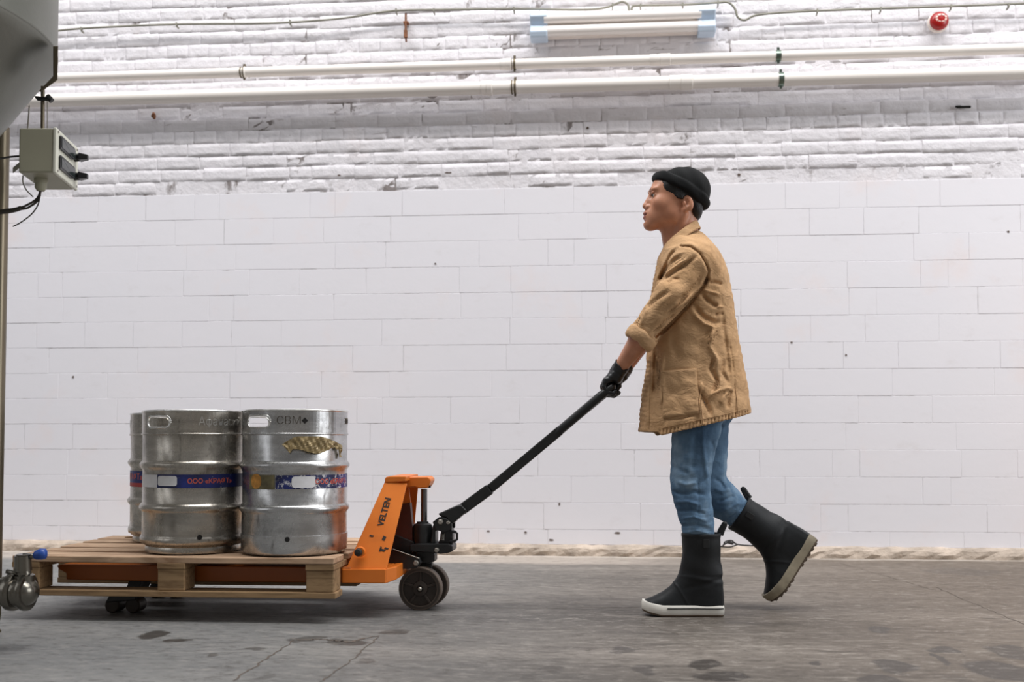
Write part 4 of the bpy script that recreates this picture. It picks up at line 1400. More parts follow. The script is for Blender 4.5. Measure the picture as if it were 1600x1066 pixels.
def crease(F, pxs, dy, amp, wid, near=True, fade=True):
    """fold: a soft groove (amp > 0) or ridge (amp < 0) along a line on the near (or far) side"""
    pts = [U(x, y, dy) for x, y in pxs]
    xs_ = [p[0] for p in pts]; zs_ = [p[2] for p in pts]; w = wid * 3
    y0, y1 = (YA - .6, YA + .02) if near else (YA - .6, YA + .6)
    sl = F.sl((min(xs_) - w, y0, min(zs_) - w), (max(xs_) + w, y1, max(zs_) + w)); X, Y, Z = F.grid(sl)
    X2, Z2 = X[:, 0, :], Z[:, 0, :]
    best = np.full(np.broadcast(X2, Z2).shape, 1e9); fd = np.zeros_like(best); L = 0
    lens = [math.hypot(b[0] - a[0], b[2] - a[2]) for a, b in zip(pts[:-1], pts[1:])]; tot = sum(lens)
    for a, b, l in zip(pts[:-1], pts[1:], lens):
        ux, uz = (b[0] - a[0]) / l, (b[2] - a[2]) / l
        t = np.clip(((X2 - a[0]) * ux + (Z2 - a[2]) * uz), 0, l)
        d = np.hypot(X2 - a[0] - t * ux, Z2 - a[2] - t * uz)
        m = d < best; best = np.where(m, d, best); fd = np.where(m, (L + t) / tot, fd); L += l
    g = amp * np.exp(-(best / wid) ** 2)
    if fade: g = g * np.clip(np.minimum(fd, 1 - fd) * 5 + .12, 0, 1)
    F.F[sl] += g[:, None, :].astype(np.float32)


person = empty('person', tuple(U(1095, 957, 0) * np.array([1, 1, 0])), 'person in a black beanie, tan shirt jacket, jeans and rubber boots pulling the truck handle', 'person')

# ---------------- body (one continuous skin surface)
HO = U(1066, 326, -.02)                      # ear hole level, middle of the head
hs = 1 / 405.0
yawh = math.radians(-7)
# columns: forward, left (towards the camera), up
HF = np.array([-math.cos(yawh), math.sin(yawh), 0]); HL = np.array([-math.sin(yawh), -math.cos(yawh), 0]) * 1.0
HR = np.stack([HF, HL, np.array([0, 0, 1.])], 1)


def hp(a, l, c): return HO + HR @ (np.array([a, l, c]) * hs)


def hell(F, c, r, k, mode='add', tilt=0, roll=0, both=True):
    """ellipsoid in head space (px units): forward, left, up; mirrored when off the middle"""
    for s in ((1, -1) if both and abs(c[1]) > .01 else (1,)):
        ct, st = math.cos(math.radians(tilt)), math.sin(math.radians(tilt))
        Rt = np.array([[ct, 0, -st], [0, 1, 0], [st, 0, ct]])
        cr, sr = math.cos(math.radians(roll * s)), math.sin(math.radians(roll * s))
        Rr = np.array([[cr, -sr, 0], [sr, cr, 0], [0, 0, 1]])
        fn, lo, hi = ell(hp(c[0], c[1] * s, c[2]), np.array(r) * hs, HR @ Rr @ Rt)
        F.op(fn, lo, hi, k * hs, mode, pad=.012 + k * hs)


hx = U(1000, 400, 0)[0] - .01, U(1110, 400, 0)[0] + .01
HFld = Field((hx[0], HO[1] - .105, U(1066, 402, 0)[2]), (hx[1], HO[1] + .105, U(1066, 258, 0)[2]), .0017)
F = HFld
hell(F, (2, 0, 25), (40, 31, 35), 1)
hell(F, (27, 0, 28), (22, 26, 24), 8)
hell(F, (27, 0, 4), (26, 24, 31), 10)
hell(F, (31, 0, -15), (24, 20.5, 17), 9)
hell(F, (50.5, 0, -26), (10.6, 11.5, 9.5), 10)
hell(F, (44.5, 9, 27), (7, 11, 4.5), 6, tilt=0)
hell(F, (35, 16, 5), (13, 9, 10), 8)
hell(F, (48, 0, -12), (12.2, 13, 13.5), 8)
hell(F, (22, 14.5, -1), (20, 11, 17), 11)
hell(F, (49, 0, 7), (8, 6.5, 9), 5)
# jaw corner
hell(F, (14, 19, -14), (13, 8, 12), 10, tilt=25)
# eye sockets
hell(F, (52, 12.5, 17.5), (7, 8, 4.6), 4, 'sub')
hell(F, (57, 8, 17), (4, 3.5, 4), 3, 'sub')
# nose
fn, lo, hi = cap(hp(48.3, 0, 20), hp(56.5, 0, 5.5), 3.4 * hs, 4.0 * hs); F.op(fn, lo, hi, 5 * hs)
hell(F, (57.8, 0, 3.2), (4.8, 4.8, 4.2), 3)
hell(F, (54, 6, .8), (4.6, 3.6, 3.6), 2.2)
hell(F, (56.5, 3.4, -3.0), (3.2, 1.6, 1.2), 1.2, 'sub')
# lips
hell(F, (56.3, 0, -8.2), (5.4, 9, 2.8), 2.0)
hell(F, (55.6, 0, -14.8), (5.4, 8.4, 3.2), 2.2)
hell(F, (59.5, 0, -11.4), (6.5, 10.5, .8), 1.0, 'sub')
hell(F, (60.5, 0, -20), (4.0, 8, 2.2), 3, 'sub')
# eyes: ball, lids, slit
hell(F, (43.6, 12.5, 17.4), (5.9, 6.2, 5.6), 2.0)
hell(F, (50.3, 13.2, 17.2), (4.8, 5.2, 1.35), .7, 'sub', tilt=0)
hell(F, (48.6, 12.5, 21.6), (2.2, 6.5, 1.1), 1.5)
# ears
hell(F, (-2.5, 31.5, 1.5), (8.2, 3.6, 12.5), 2.5, tilt=-14, roll=-18)
hell(F, (1.0, 28, -8), (4.2, 5, 4.6), 3)
hell(F, (.5, 35.8, 2.5), (4.6, 4.4, 7.4), 1.2, 'sub', tilt=-14, roll=-18)
hell(F, (2.5, 32.5, 1), (1.8, 2.4, 3.4), 1.4)
# neck
fn, lo, hi = cap(hp(-1, 0, -6), hp(-3, 0, -80), 21.5 * hs, 25 * hs); F.op(fn, lo, hi, 9 * hs)
fn, lo, hi = cap(hp(21, 0, -27), hp(15, 0, -66), 14 * hs, 14 * hs); F.op(fn, lo, hi, 8 * hs)
fn, lo, hi = cap(hp(2, 23, -16), hp(16, 4, -70), 5 * hs, 4 * hs); F.op(fn, lo, hi, 5 * hs)
headV = surface_nets(F.F, *F.ax)

# arms, trunk, legs under the clothes
SH_N, EL_N, WR_N = U(1085, 412, -.135), U(1013, 512, -.168), U(970, 574, -.050)
SH_F, EL_F, WR_F = U(1080, 412, .135), U(1013, 516, .168), U(975, 578, .055)
BF = Field((U(930, 500)[0], YA - .30, .10), (U(1245, 500)[0], YA + .30, U(1000, 380)[2]), .0050)
F = BF
fn, lo, hi = cap(hp(-3, 0, -72), U(1083, 430), .058, .085); F.op(fn, lo, hi, .03)
fn, lo, hi = ell(U(1083, 425), (.10, .165, .09)); F.op(fn, lo, hi, .03)
fn, lo, hi = ell(U(1082, 500), (.115, .15, .17)); F.op(fn, lo, hi, .04)
fn, lo, hi = ell(U(1088, 612), (.105, .145, .15)); F.op(fn, lo, hi, .04)
for sh, el, wr in ((SH_N, EL_N, WR_N), (SH_F, EL_F, WR_F)):
    fn, lo, hi = cap(sh, el, .044, .038); F.op(fn, lo, hi, .02)
    m_ = el + (wr - el) * .30
    fn, lo, hi = cap(el, m_, .038, .041); F.op(fn, lo, hi, .012)
    fn, lo, hi = cap(m_, wr, .041, .026); F.op(fn, lo, hi, .012)
    hand_ = wr + (wr - el) / np.linalg.norm(wr - el) * .035
    fn, lo, hi = cap(wr, hand_, .024, .024); F.op(fn, lo, hi, .012)
HIP_N, KN_N, AN_N = U(1093, 640, -.085), U(1081, 757, -.088), U(1093, 905, -.088)
HIP_F, KN_F, AN_F = U(1098, 640, .085), U(1103, 760, .09), U(1232, 868, .09)
for hp_, kn, an in ((HIP_N, KN_N, AN_N), (HIP_F, KN_F, AN_F)):
    fn, lo, hi = cap(hp_, kn, .078, .052); F.op(fn, lo, hi, .03)
    fn, lo, hi = cap(kn, kn + (an - kn) * .35, .046, .043); F.op(fn, lo, hi, .02)
    fn, lo, hi = cap(kn + (an - kn) * .35, an, .043, .032); F.op(fn, lo, hi, .02)
bodyV = surface_nets(F.F, *F.ax)
V_ = np.concatenate([headV[0], bodyV[0]]); Q = np.concatenate([headV[1], bodyV[1] + len(headV[0])])
me = bpy.data.meshes.new('body')
me.from_pydata(V_.tolist(), [], Q.tolist()); me.update()
body = link('body', me, M['skin'], person, True)
# lip colour as a second material on the lips themselves
me.materials.append(M['lip'])
rel = (np.array([v for v in V_]) - HO) @ HR / hs
fc = rel[Q[:, 0]]
lipm = (((fc[:, 0] - 55) / 8.5) ** 2 + (fc[:, 1] / 9.5) ** 2 < 1) & (fc[:, 2] < -6.6 - .05 * fc[:, 1] ** 2 * .3) & (fc[:, 2] > -17.4 + .02 * fc[:, 1] ** 2) & (fc[:, 0] > 54)
mi = np.zeros(len(Q), np.int32); mi[lipm] = 1; me.polygons.foreach_set('material_index', mi)

# eyes and brows
for s in (1, -1):
    c = hp(44.1, 12.5 * s, 17.3)
    m = MB(); n_ = 20
    rings = []
    for k in range(n_ + 1):
        th = PI * k / n_; rings.append([c + HR @ (np.array([math.cos(th), math.sin(th) * math.cos(a), math.sin(th) * math.sin(a)]) * 5.5 * hs) for a in [2 * PI * q / 24 for q in range(24)]])
    m.loft([[Vector(p) for p in r] for r in rings], cap=False)
    e = m.build('eye', M['eye_white'], body, smooth=True)
    g = HR @ np.array([1, .10 * s, .02]); g /= np.linalg.norm(g); ic = c + g * 5.0 * hs
    t1 = np.cross(g, [0, 0, 1]); t1 /= np.linalg.norm(t1); t2 = np.cross(t1, g)
    m = MB(); m.loft([[Vector(ic + g * o * hs + (t1 * math.cos(a) + t2 * math.sin(a)) * r * hs) for a in [2 * PI * q / 20 for q in range(20)]] for r, o in ((2.7, -.3), (2.5, .25), (1.5, .62), (.2, .72))])
    m.build('iris', M['iris'], e, smooth=True)
    bp = [(51.3, 5.5, 24.6), (50.6, 9, 27.4), (47.6, 14, 28.8), (43.0, 18.5, 27.6), (39.5, 21.5, 25.4)]
    MB().tube(smooth_path([Vector(hp(a, l * s, c_)) for a, l, c_ in bp], 5), [.0022 + .0026 * math.sin(PI * min(1, .15 + k / 20)) for k in range(21)], 8, flat=1.0).build('eyebrow', M['hair'], body, smooth=True)
    # upper lash line
    lp = [(50.4, 8.0, 17.4), (50.0, 11, 19.0), (48.2, 15.5, 19.2), (45.0, 18.8, 17.8)]
    MB().tube(smooth_path([Vector(hp(a, l * s, c_)) for a, l, c_ in lp], 4), .0009, 6).build('eyelashes', M['hair'], body, smooth=True)

# ---------------- hair
F = Field((hx[0], HO[1] - .105, U(1066, 360, 0)[2]), (hx[1], HO[1] + .105, U(1066, 258, 0)[2]), .0022)
hell(F, (0, 0, 25), (40.0, 33.0, 35), 1)
hell(F, (24, 0, 30), (20.5, 29.5, 22), 6)
hell(F, (-18.5, 0, -3), (12.8, 25, 18), 8)
hell(F, (8, 26, 12), (7, 7.5, 14), 5)
# cut away the face: everything in front of the hairline
def facecut(X, Y, Z):
    a = ((X - HO[0]) * HF[0] + (Y - HO[1]) * HF[1]) / hs; c = (Z - HO[2]) / hs
    l = np.abs(((X - HO[0]) * HL[0] + (Y - HO[1]) * HL[1]) / hs)
    line = np.interp(c, [-60, -24, -16, 0, 6, 9, 12, 16, 20, 26, 34, 44], [-16, -14, -12, -11, -6, 12, 15, 24, 31, 34, 35, 40]) + 0 * a
    lo_ = np.interp(a, [-40, -14, -10, 10, 20, 34], [-22, -21, 8, 9, 13, 20])
    return np.maximum(a - line - .6 * np.sin(c * 1.3), -99) * hs * .8 + 0 * l
F.op(facecut, (F.ax[0][0], F.ax[1][0], F.ax[2][0]), (F.ax[0][-1], F.ax[1][-1], F.ax[2][-1]), 2 * hs, 'int')
def napecut(X, Y, Z):
    c = (Z - HO[2]) / hs; a = ((X - HO[0]) * HF[0] + (Y - HO[1]) * HF[1]) / hs
    return (-(c + 20.5 + .12 * (a + 20))) * hs + 0 * Y
F.op(napecut, (F.ax[0][0], F.ax[1][0], F.ax[2][0]), (F.ax[0][-1], F.ax[1][-1], F.ax[2][-1]), 2 * hs, 'int')
# ear hole in the hair
hell(F, (-3, 33, 0), (9.5, 9, 13), 2, 'sub', tilt=-14)
F.op(lambda X, Y, Z: .0006 * np.sin((X * 900 + Z * 500)) * np.ones_like(Y), (F.ax[0][0], F.ax[1][0], F.ax[2][0]), (F.ax[0][-1], F.ax[1][-1], F.ax[2][-1]), 1, 'disp')
F.mesh('hair', M['hair'], person)

# ---------------- beanie
F = Field((hx[0] - .01, HO[1] - .12, U(1066, 345, 0)[2]), (hx[1] + .02, HO[1] + .12, U(1066, 252, 0)[2]), .0022)
hell(F, (-3.5, 0, 27.5), (41.0, 35.5, 37.5), 1)
hell(F, (8, 0, 33), (31, 32, 27), 8)
ta = math.radians(30.5)
nx_, nz_ = -math.sin(ta), math.cos(ta)          # in (forward, up): axis of the band leans back
def plane(a0, c0, flip=1):
    def fn(X, Y, Z):
        a = ((X - HO[0]) * HF[0] + (Y - HO[1]) * HF[1]) / hs; c = (Z - HO[2]) / hs
        return -flip * ((a - a0) * nx_ + (c - c0) * nz_) * hs
    return fn
F.op(plane(42, 44), (F.ax[0][0], F.ax[1][0], F.ax[2][0]), (F.ax[0][-1], F.ax[1][-1], F.ax[2][-1]), .003, 'int')
# folded band: an elliptic ring
bc = (1.8, 0, 27.8)
def band_fn(X, Y, Z):
    a = ((X - HO[0]) * HF[0] + (Y - HO[1]) * HF[1]) / hs - bc[0]; c = (Z - HO[2]) / hs - bc[2]
    l = ((X - HO[0]) * HL[0] + (Y - HO[1]) * HL[1]) / hs
    u = a * math.cos(ta) + c * math.sin(ta); w = -a * math.sin(ta) + c * math.cos(ta)
    q = np.sqrt((u / 44.2) ** 2 + (l / 33.8) ** 2) + 1e-6
    d = (q - 1) * 37
    d2 = np.sqrt((d / 5.0) ** 2 + (np.abs(w) / 8.2) ** 2.6) - 1
    return d2 * 4.5 * hs
F.op(band_fn, (F.ax[0][0], F.ax[1][0], F.ax[2][0]), (F.ax[0][-1], F.ax[1][-1], F.ax[2][-1]), .0035)
F.op(lambda X, Y, Z: .0012 * np.sin(X * 55 + 3) * np.sin(Z * 60 + 1) * np.sin(Y * 50) + .0009 * np.sin(X * 120 + Z * 60), (F.ax[0][0], F.ax[1][0], F.ax[2][0]), (F.ax[0][-1], F.ax[1][-1], F.ax[2][-1]), 1, 'disp')
F.mesh('beanie', M['knit'], person)

# ---------------- jacket
JH = .0040
F = Field((U(972, 500)[0], YA - .335, U(1000, 690)[2]), (U(1186, 500)[0], YA + .335, U(1080, 360)[2]), JH)
rows = [(356, 1050, 1087, .045), (363, 1047, 1094, .060), (371, 1044, 1103, .085), (380, 1039, 1111, .135), (391, 1034, 1119, .165), (404, 1028, 1127, .178), (427, 1023, 1137, .180), (466, 1016, 1144, .172), (500, 1013, 1148, .168), (548, 1011, 1157, .172),
        (580, 1009, 1162, .180), (604, 1004, 1167, .188), (640, 1000, 1172, .200), (690, 996, 1178, .212)]
zs = [U(1090, r[0])[2] for r in rows]; xf = [U(r[1], r[0], 0)[0] for r in rows]; xb = [U(r[2], r[0], 0)[0] for r in rows]; hw2 = [r[3] for r in rows]
fn, lo, hi = loftz(zs, xf, xb, hw2, YA, 2.25)
full = [(a[0], a[-1]) for a in F.ax]; FL, FH = [a for a, b in full], [b for a, b in full]
F.op(fn, FL, FH, .01, pad=0)
for sg in (-1, 1):
    el_ = U(1048, 466, sg * .185); cf = U(1001, 529, sg * .160) if sg < 0 else U(1003, 533, sg * .160)
    shd = U(1086, 414, sg * .125)
    fn, lo, hi = ell(U(1079, 413, sg * .135), (.088, .075, .070)); F.op(fn, lo, hi, .035, pad=.05)
    fn, lo, hi = cap(shd, el_, .082, .066, flat=(np.array([0, 1, 0]), .86)); F.op(fn, lo, hi, .018, pad=.05)
    fn, lo, hi = cap(el_, cf, .066, .051, flat=(np.array([0, 1, 0]), .95)); F.op(fn, lo, hi, .015, pad=.05)

# folds of the near sleeve, placed along the lines in which the cloth pulls
C = lambda pts, amp, wid=.010, dy=-.20, **k: crease(F, pts, dy, amp * 1.5, wid, **k)
C([(1065, 382), (1080, 385), (1094, 396), (1102, 410), (1108, 423), (1104, 440)], .006, .0045, fade=False)
C([(1105, 436), (1096, 452), (1078, 474), (1058, 496), (1040, 514), (1024, 527)], .009, .007, dy=-.17, fade=False)
C([(1068, 398), (1050, 408), (1037, 422), (1030, 436)], .008, .008)
C([(1078, 404), (1062, 412), (1044, 424), (1034, 434)], -.006, .006)
C([(1092, 398), (1070, 414), (1050, 428), (1036, 438)], .007, .008)
C([(1062, 437), (1050, 437), (1040, 444)], .005, .006)
C([(1098, 424), (1088, 444), (1072, 462), (1052, 474), (1028, 488)], .006, .009)
C([(1046, 456), (1034, 464), (1018, 474), (1008, 486)], .007, .008)
C([(1088, 452), (1070, 474), (1046, 492), (1018, 510), (1008, 518)], -.006, .007)
C([(1076, 458), (1058, 480), (1034, 500), (1010, 516)], .007, .007)
C([(1056, 490), (1036, 506), (1018, 522)], .006, .006)
C([(1014, 476), (1006, 492), (1000, 510)], -.005, .007)
C([(1000, 494), (996, 504), (994, 514)], .004, .005)
C([(1060, 384), (1048, 398), (1038, 420), (1034, 440)], .006, .006, dy=-.17)
# folds of the body panel
C([(1108, 440), (1118, 438), (1132, 440)], .006, .006)
C([(1100, 452), (1112, 454), (1128, 458)], -.006, .006)
C([(1096, 456), (1110, 470), (1126, 478)], .009, .008)
C([(1084, 474), (1100, 494), (1118, 502), (1134, 500)], .007, .009)
C([(1084, 488), (1100, 504), (1116, 510), (1112, 528), (1104, 534)], -.008, .008)
C([(1118, 490), (1134, 486)], .006, .006)
C([(1122, 478), (1134, 476)], -.005, .004)
C([(1124, 506), (1114, 524), (1110, 540), (1122, 560), (1120, 580)], -.008, .009)
C([(1118, 556), (1112, 576), (1122, 596), (1116, 614)], .009, .009)
C([(1132, 480), (1134, 510), (1140, 560), (1144, 600)], .006, .008)
C([(1136, 560), (1130, 580), (1142, 600)], .006, .007)
C([(1128, 590), (1124, 608), (1114, 618)], -.007, .007)
C([(1092, 606), (1100, 624), (1108, 640), (1110, 652)], .010, .009)
C([(1096, 600), (1094, 630), (1098, 662)], -.006, .006, fade=False)
C([(1146, 606), (1140, 620), (1138, 640)], .007, .008)
C([(1106, 622), (1120, 612), (1138, 606), (1150, 610)], -.005, .007)
C([(1126, 632), (1132, 620), (1140, 612)], -.006, .007)
C([(1040, 546), (1036, 570), (1034, 600), (1034, 640)], -.006, .006)
C([(1026, 540), (1026, 580), (1022, 620)], .012, .010, dy=-.14)
C([(1044, 596), (1050, 614), (1062, 612), (1066, 602)], .006, .007)
C([(1066, 580), (1070, 596), (1084, 602)], -.004, .006)
C([(1060, 620), (1066, 640), (1078, 648)], .005, .007)
C([(1052, 500), (1056, 540), (1062, 560)], .006, .014)
C([(1036, 655), (1060, 655), (1088, 648)], .004, .003)
C([(1145, 540), (1150, 580), (1152, 650)], .003, .004, fade=False)
# puckers along the hem and the placket
for k in range(26):
    px = 1030 + k * 5.6; py = 679 - (px - 1030) * .226
    C([(px, py + 3), (px + 1, py - 6)], .0035, .0030, fade=False, dy=-.15)
for k in range(14):
    py = 560 + k * 8; px = 1008 - (py - 560) * .075
    C([(px - 4, py), (px + 9, py + 3)], .0016, .0035, fade=False, near=False)
for k in range(9):
    py = 396 + k * 7; px = 1027 - k * 1.3
    C([(px - 5, py), (px + 4, py + 3)], .0025, .003, fade=False, near=False)
F.op(lambda X, Y, Z: .0022 * np.sin(X * 60 + Z * 35 + 2 * np.sin(Y * 40)) * np.sin(Z * 48 + Y * 30 - X * 20) + .0010 * np.sin(X * 130 - Z * 90 + Y * 110), FL, FH, 1, 'disp', pad=0)
# hollow it and cut the neck, cuffs and hem
INN = F.F + .0085
a1, a2 = U(1028, 681), U(1173, 646)
def hem(X, Y, Z):
    zl = np.interp(X, [U(996, 675)[0], U(1024, 677)[0], U(1030, 681)[0], U(1098, 665)[0], U(1148, 653)[0], U(1175, 645)[0]],
                   [U(1000, 675)[2], U(1020, 676)[2], U(1030, 681)[2], U(1098, 665)[2], U(1148, 653)[2], U(1175, 645)[2]])
    return (zl - Z) + 0 * Y
def neckc(X, Y, Z):
    zl = np.interp(X, [U(1020, 400)[0], U(1035, 388)[0], U(1050, 370)[0], U(1078, 358)[0]], [U(1030, 402)[2], U(1035, 390)[2], U(1050, 373)[2], U(1085, 357)[2]])
    return (Z - zl) + 0 * Y
def cuffc(sg):
    e, c_ = U(1048, 466, sg * .185), (U(1001, 529, -.16) if sg < 0 else U(1003, 533, .16)); d = (c_ - e) / np.linalg.norm(c_ - e); c2 = c_ + d * .010
    def fn(X, Y, Z):
        s_ = (X - c2[0]) * d[0] + (Y - c2[1]) * d[1] + (Z - c2[2]) * d[2]
        r_ = np.sqrt((X - c2[0]) ** 2 + (Y - c2[1]) ** 2 + (Z - c2[2]) ** 2) - .085
        return np.maximum(-s_, r_)      # region to remove
    return fn, c2 - .09, c2 + .09
F.F = np.maximum(F.F, -INN)
F.op(hem, FL, FH, .002, 'int', pad=0)
F.op(neckc, FL, FH, .002, 'int', pad=0)
for sg in (-1, 1):
    fn, lo, hi = cuffc(sg); F.op(fn, lo, hi, .002, 'sub', pad=.0)
jacket = F.mesh('jacket', M['tan'], person)

# collar
def ring_strip(name, rings, mat, par, th=.004, sub=True):
    """closed rings of points joined into a thin band"""
    m = MB().loft(rings, cap=False); o = m.build(name, mat, par, smooth=True, fix=False)
    so = o.modifiers.new('thick', 'SOLIDIFY'); so.thickness = th; so.offset = 0
    return o


def ellring(c, ax1, ax2, n=48, wob=0, ph=0):
    return [Vector(c + ax1 * math.cos(2 * PI * k / n) + ax2 * math.sin(2 * PI * k / n) * (1 + wob * math.sin(5 * 2 * PI * k / n + ph))) for k in range(n)]


cb_, ct_ = U(1062, 381, -.02), U(1062, 368, -.02)
dirc = U(1090, 353) - U(1036, 395)            # collar slopes up to the back
dirc = dirc / np.linalg.norm(dirc)
rings = []
for t, r1, r2, dz in ((0, .080, .070, 0), (.35, .077, .067, .012), (.75, .074, .063, .026), (1, .0735, .062, .034), (.9, .078, .067, .037), (.9, .082, .073, .032), (.9, .088, .082, .016), (.9, .094, .090, .002), (.9, .096, .092, -.004)):
    c = U(1063, 380, -.02) + np.array([0, 0, dz]) - (np.array([0, 0, .006]) if t > 1 else 0)
    rings.append(ellring(c, dirc * r1, np.array([0, 1, 0]) * r2, 56, .01, t))
ring_strip('collar', rings, M['tan'], jacket, .005)

# rolled cuffs
for sg in (-1, 1):
    e, c_ = U(1048, 466, sg * .185), (U(1001, 529, -.16) if sg < 0 else U(1003, 533, .16)); d = (c_ - e) / np.linalg.norm(c_ - e)
    v1 = np.cross(d, [0, 1, 0]); v1 /= np.linalg.norm(v1); v2 = np.cross(d, v1)
    rings = []
    for s_, r_ in ((.018, .0415), (.018, .049), (.012, .0555), (-.004, .0580), (-.018, .0575), (-.026, .0560), (-.027, .052)):
        cc = c_ + d * (s_) ; n_ = 44
        rings.append([Vector(cc + v1 * math.cos(a) * r_ * 1.03 + v2 * math.sin(a) * r_ * .95 + d * (.0045 * math.sin(2 * a + 1) + .002 * math.sin(7 * a))) for a in [2 * PI * k / n_ for k in range(n_)]])
    ring_strip('cuff', rings, M['tan'], jacket, .004)

# stitched seams of the jacket follow its surface: found by casting towards the walker
from mathutils.bvhtree import BVHTree
bvh = BVHTree.FromPolygons([v.co for v in jacket.data.vertices], [tuple(p.vertices) for p in jacket.data.polygons])


def on_cloth(px, py, tree, off=.001):
    o = Vector((0, 0, CAMZ)); d = ray(px, py).normalized(); hit = tree.ray_cast(o, d)
    if hit[0] is None: return None
    q = hit[1] if hit[1].dot(d) < 0 else -hit[1]
    return hit[0] + q * off


def seam(name, pxs, r, mat, tree, par, step=2.0):
    pts = []
    for (x0, y0), (x1, y1) in zip(pxs[:-1], pxs[1:]):
        n_ = max(1, int(math.hypot(x1 - x0, y1 - y0) / step))
        for k in range(n_):
            q = on_cloth(x0 + (x1 - x0) * k / n_, y0 + (y1 - y0) * k / n_, tree, r * .1)
            if q is not None and (not pts or (q - pts[-1]).length < .05): pts.append(q)
    if len(pts) > 2: return MB().tube(pts, r, 6).build(name, mat, par, smooth=True)


seam('armhole_seam', [(1064, 383), (1074, 384), (1086, 389), (1094, 396), (1101, 408), (1107, 421)], .0014, M['seam'], bvh, jacket)
seam('side_seam', [(1148, 600), (1151, 625), (1153, 650)], .0009, M['seam'], bvh, jacket)
seam('panel_seam', [(1092, 602), (1095, 630), (1098, 662)], .0009, M['seam'], bvh, jacket)
seam('placket_seam', [(1016, 566), (1016, 600), (1015, 640), (1014, 672)], .0009, M['seam'], bvh, jacket)
seam('hem_seam', [(1034, 670), (1060, 664), (1098, 656), (1130, 649), (1168, 639)], .0008, M['seam'], bvh, jacket)
# patch pocket
poly_r, poly_c = 14, 12
vs = []
ok = True
for j in range(poly_r + 1):
    for i in range(poly_c + 1):
        t, s_ = j / poly_r, i / poly_c
        px = (1034 + 2 * t) * (1 - s_) + (1088 + 5 * t) * s_; py = (580 + 74 * t) * (1 - s_) + (576 + 70 * t) * s_
        q = on_cloth(px, py, bvh, .0028)
        if q is None: ok = False; q = Vector((0, 0, 0))
        vs.append(q)
if ok:
    m = MB().add(vs, [(j * (poly_c + 1) + i, (j + 1) * (poly_c + 1) + i, (j + 1) * (poly_c + 1) + i + 1, j * (poly_c + 1) + i + 1) for j in range(poly_r) for i in range(poly_c)])
    o = m.build('pocket', M['tan'], jacket, smooth=True, fix=False); so = o.modifiers.new('thick', 'SOLIDIFY'); so.thickness = .004; so.offset = 0
    MB().tube([q + Vector((0, -.002, -.006)) for q in vs[:poly_c + 1]], .0008, 6).build('pocket_stitch', M['seam'], o, smooth=True)

# ---------------- jeans
F = Field((U(1035, 700)[0], YA - .215, U(1100, 842)[2]), (U(1182, 700)[0], YA + .215, U(1100, 625)[2]), .0042)
FL, FH = [a[0] for a in F.ax], [a[-1] for a in F.ax]
rows = [(625, 1050, 1132, .090), (650, 1050, 1131, .090), (678, 1050, 1126, .090), (705, 1049, 1118, .086), (732, 1047, 1112, .080), (752, 1046.5, 1110, .077), (768, 1048, 1110, .074), (785, 1053, 1112, .072), (806, 1059, 1115, .068), (825, 1065, 1116, .062), (836, 1068, 1116, .054), (845, 1071, 1115, .050)]
dyn = -.092
fn, lo, hi = loftz([U(1090, r[0], dyn)[2] for r in rows], [U(r[1], r[0], dyn)[0] for r in rows], [U(r[2], r[0], dyn)[0] for r in rows], [r[3] for r in rows], YA + dyn, 2.1)
F.op(fn, FL, FH, .01, pad=0)
fn, lo, hi = ell(U(1106, 632, -.02), (.096, .13, .085)); F.op(fn, lo, hi, .02)
fn, lo, hi = ell(U(1112, 640, .06), (.090, .09, .080)); F.op(fn, lo, hi, .02)
fn, lo, hi = cap(U(1101, 640, .088), U(1103, 758, .092), .096, .077); F.op(fn, lo, hi, .015)
fn, lo, hi = cap(U(1103, 758, .092), U(1129, 782, .092), .077, .070); F.op(fn, lo, hi, .012)
fn, lo, hi = cap(U(1129, 782, .092), U(1158, 806, .092), .070, .058); F.op(fn, lo, hi, .012)
fn, lo, hi = cap(U(1156, 804, .092), U(1174, 819, .092), .056, .050); F.op(fn, lo, hi, .012)
def bootcut(X, Y, Z):           # the far leg ends inside its boot
    p0 = U(1173, 818, .09); d = U(1235, 868, .09) - U(1157, 805, .09); d /= np.linalg.norm(d)
    return (X - p0[0]) * d[0] + (Z - p0[2]) * d[2] + 0 * Y
F.op(bootcut, FL, FH, .003, 'int', pad=0)
C = lambda pts, amp, wid=.010, dy=-.16, **k: crease(F, pts, dy, amp, wid, **k)
for pts, amp, wd in (([(1048, 728), (1062, 734), (1078, 742)], .007, .008), ([(1050, 768), (1066, 772), (1084, 768), (1102, 774)], .008, .007), ([(1056, 752), (1072, 758), (1092, 754)], -.006, .008),
                     ([(1054, 786), (1074, 784), (1096, 790)], -.007, .007), ([(1060, 800), (1080, 797), (1104, 804)], .008, .006), ([(1064, 812), (1084, 808), (1108, 816)], -.006, .006), ([(1064, 824), (1086, 820), (1112, 828)], .007, .006),
                     ([(1068, 834), (1090, 830), (1114, 836)], -.006, .005), ([(1098, 668), (1098, 700), (1104, 736), (1108, 760)], -.006, .008), ([(1086, 676), (1084, 710), (1080, 738)], .005, .010), ([(1110, 686), (1116, 700), (1112, 724)], .006, .007),
                     ([(1128, 662), (1138, 668), (1134, 680)], .006, .006), ([(1090, 740), (1092, 780), (1090, 830)], .003, .003), ([(1110, 744), (1094, 752), (1084, 764)], .007, .007), ([(1066, 684), (1062, 704), (1064, 724)], .004, .009)):
    C(pts, amp, wd)
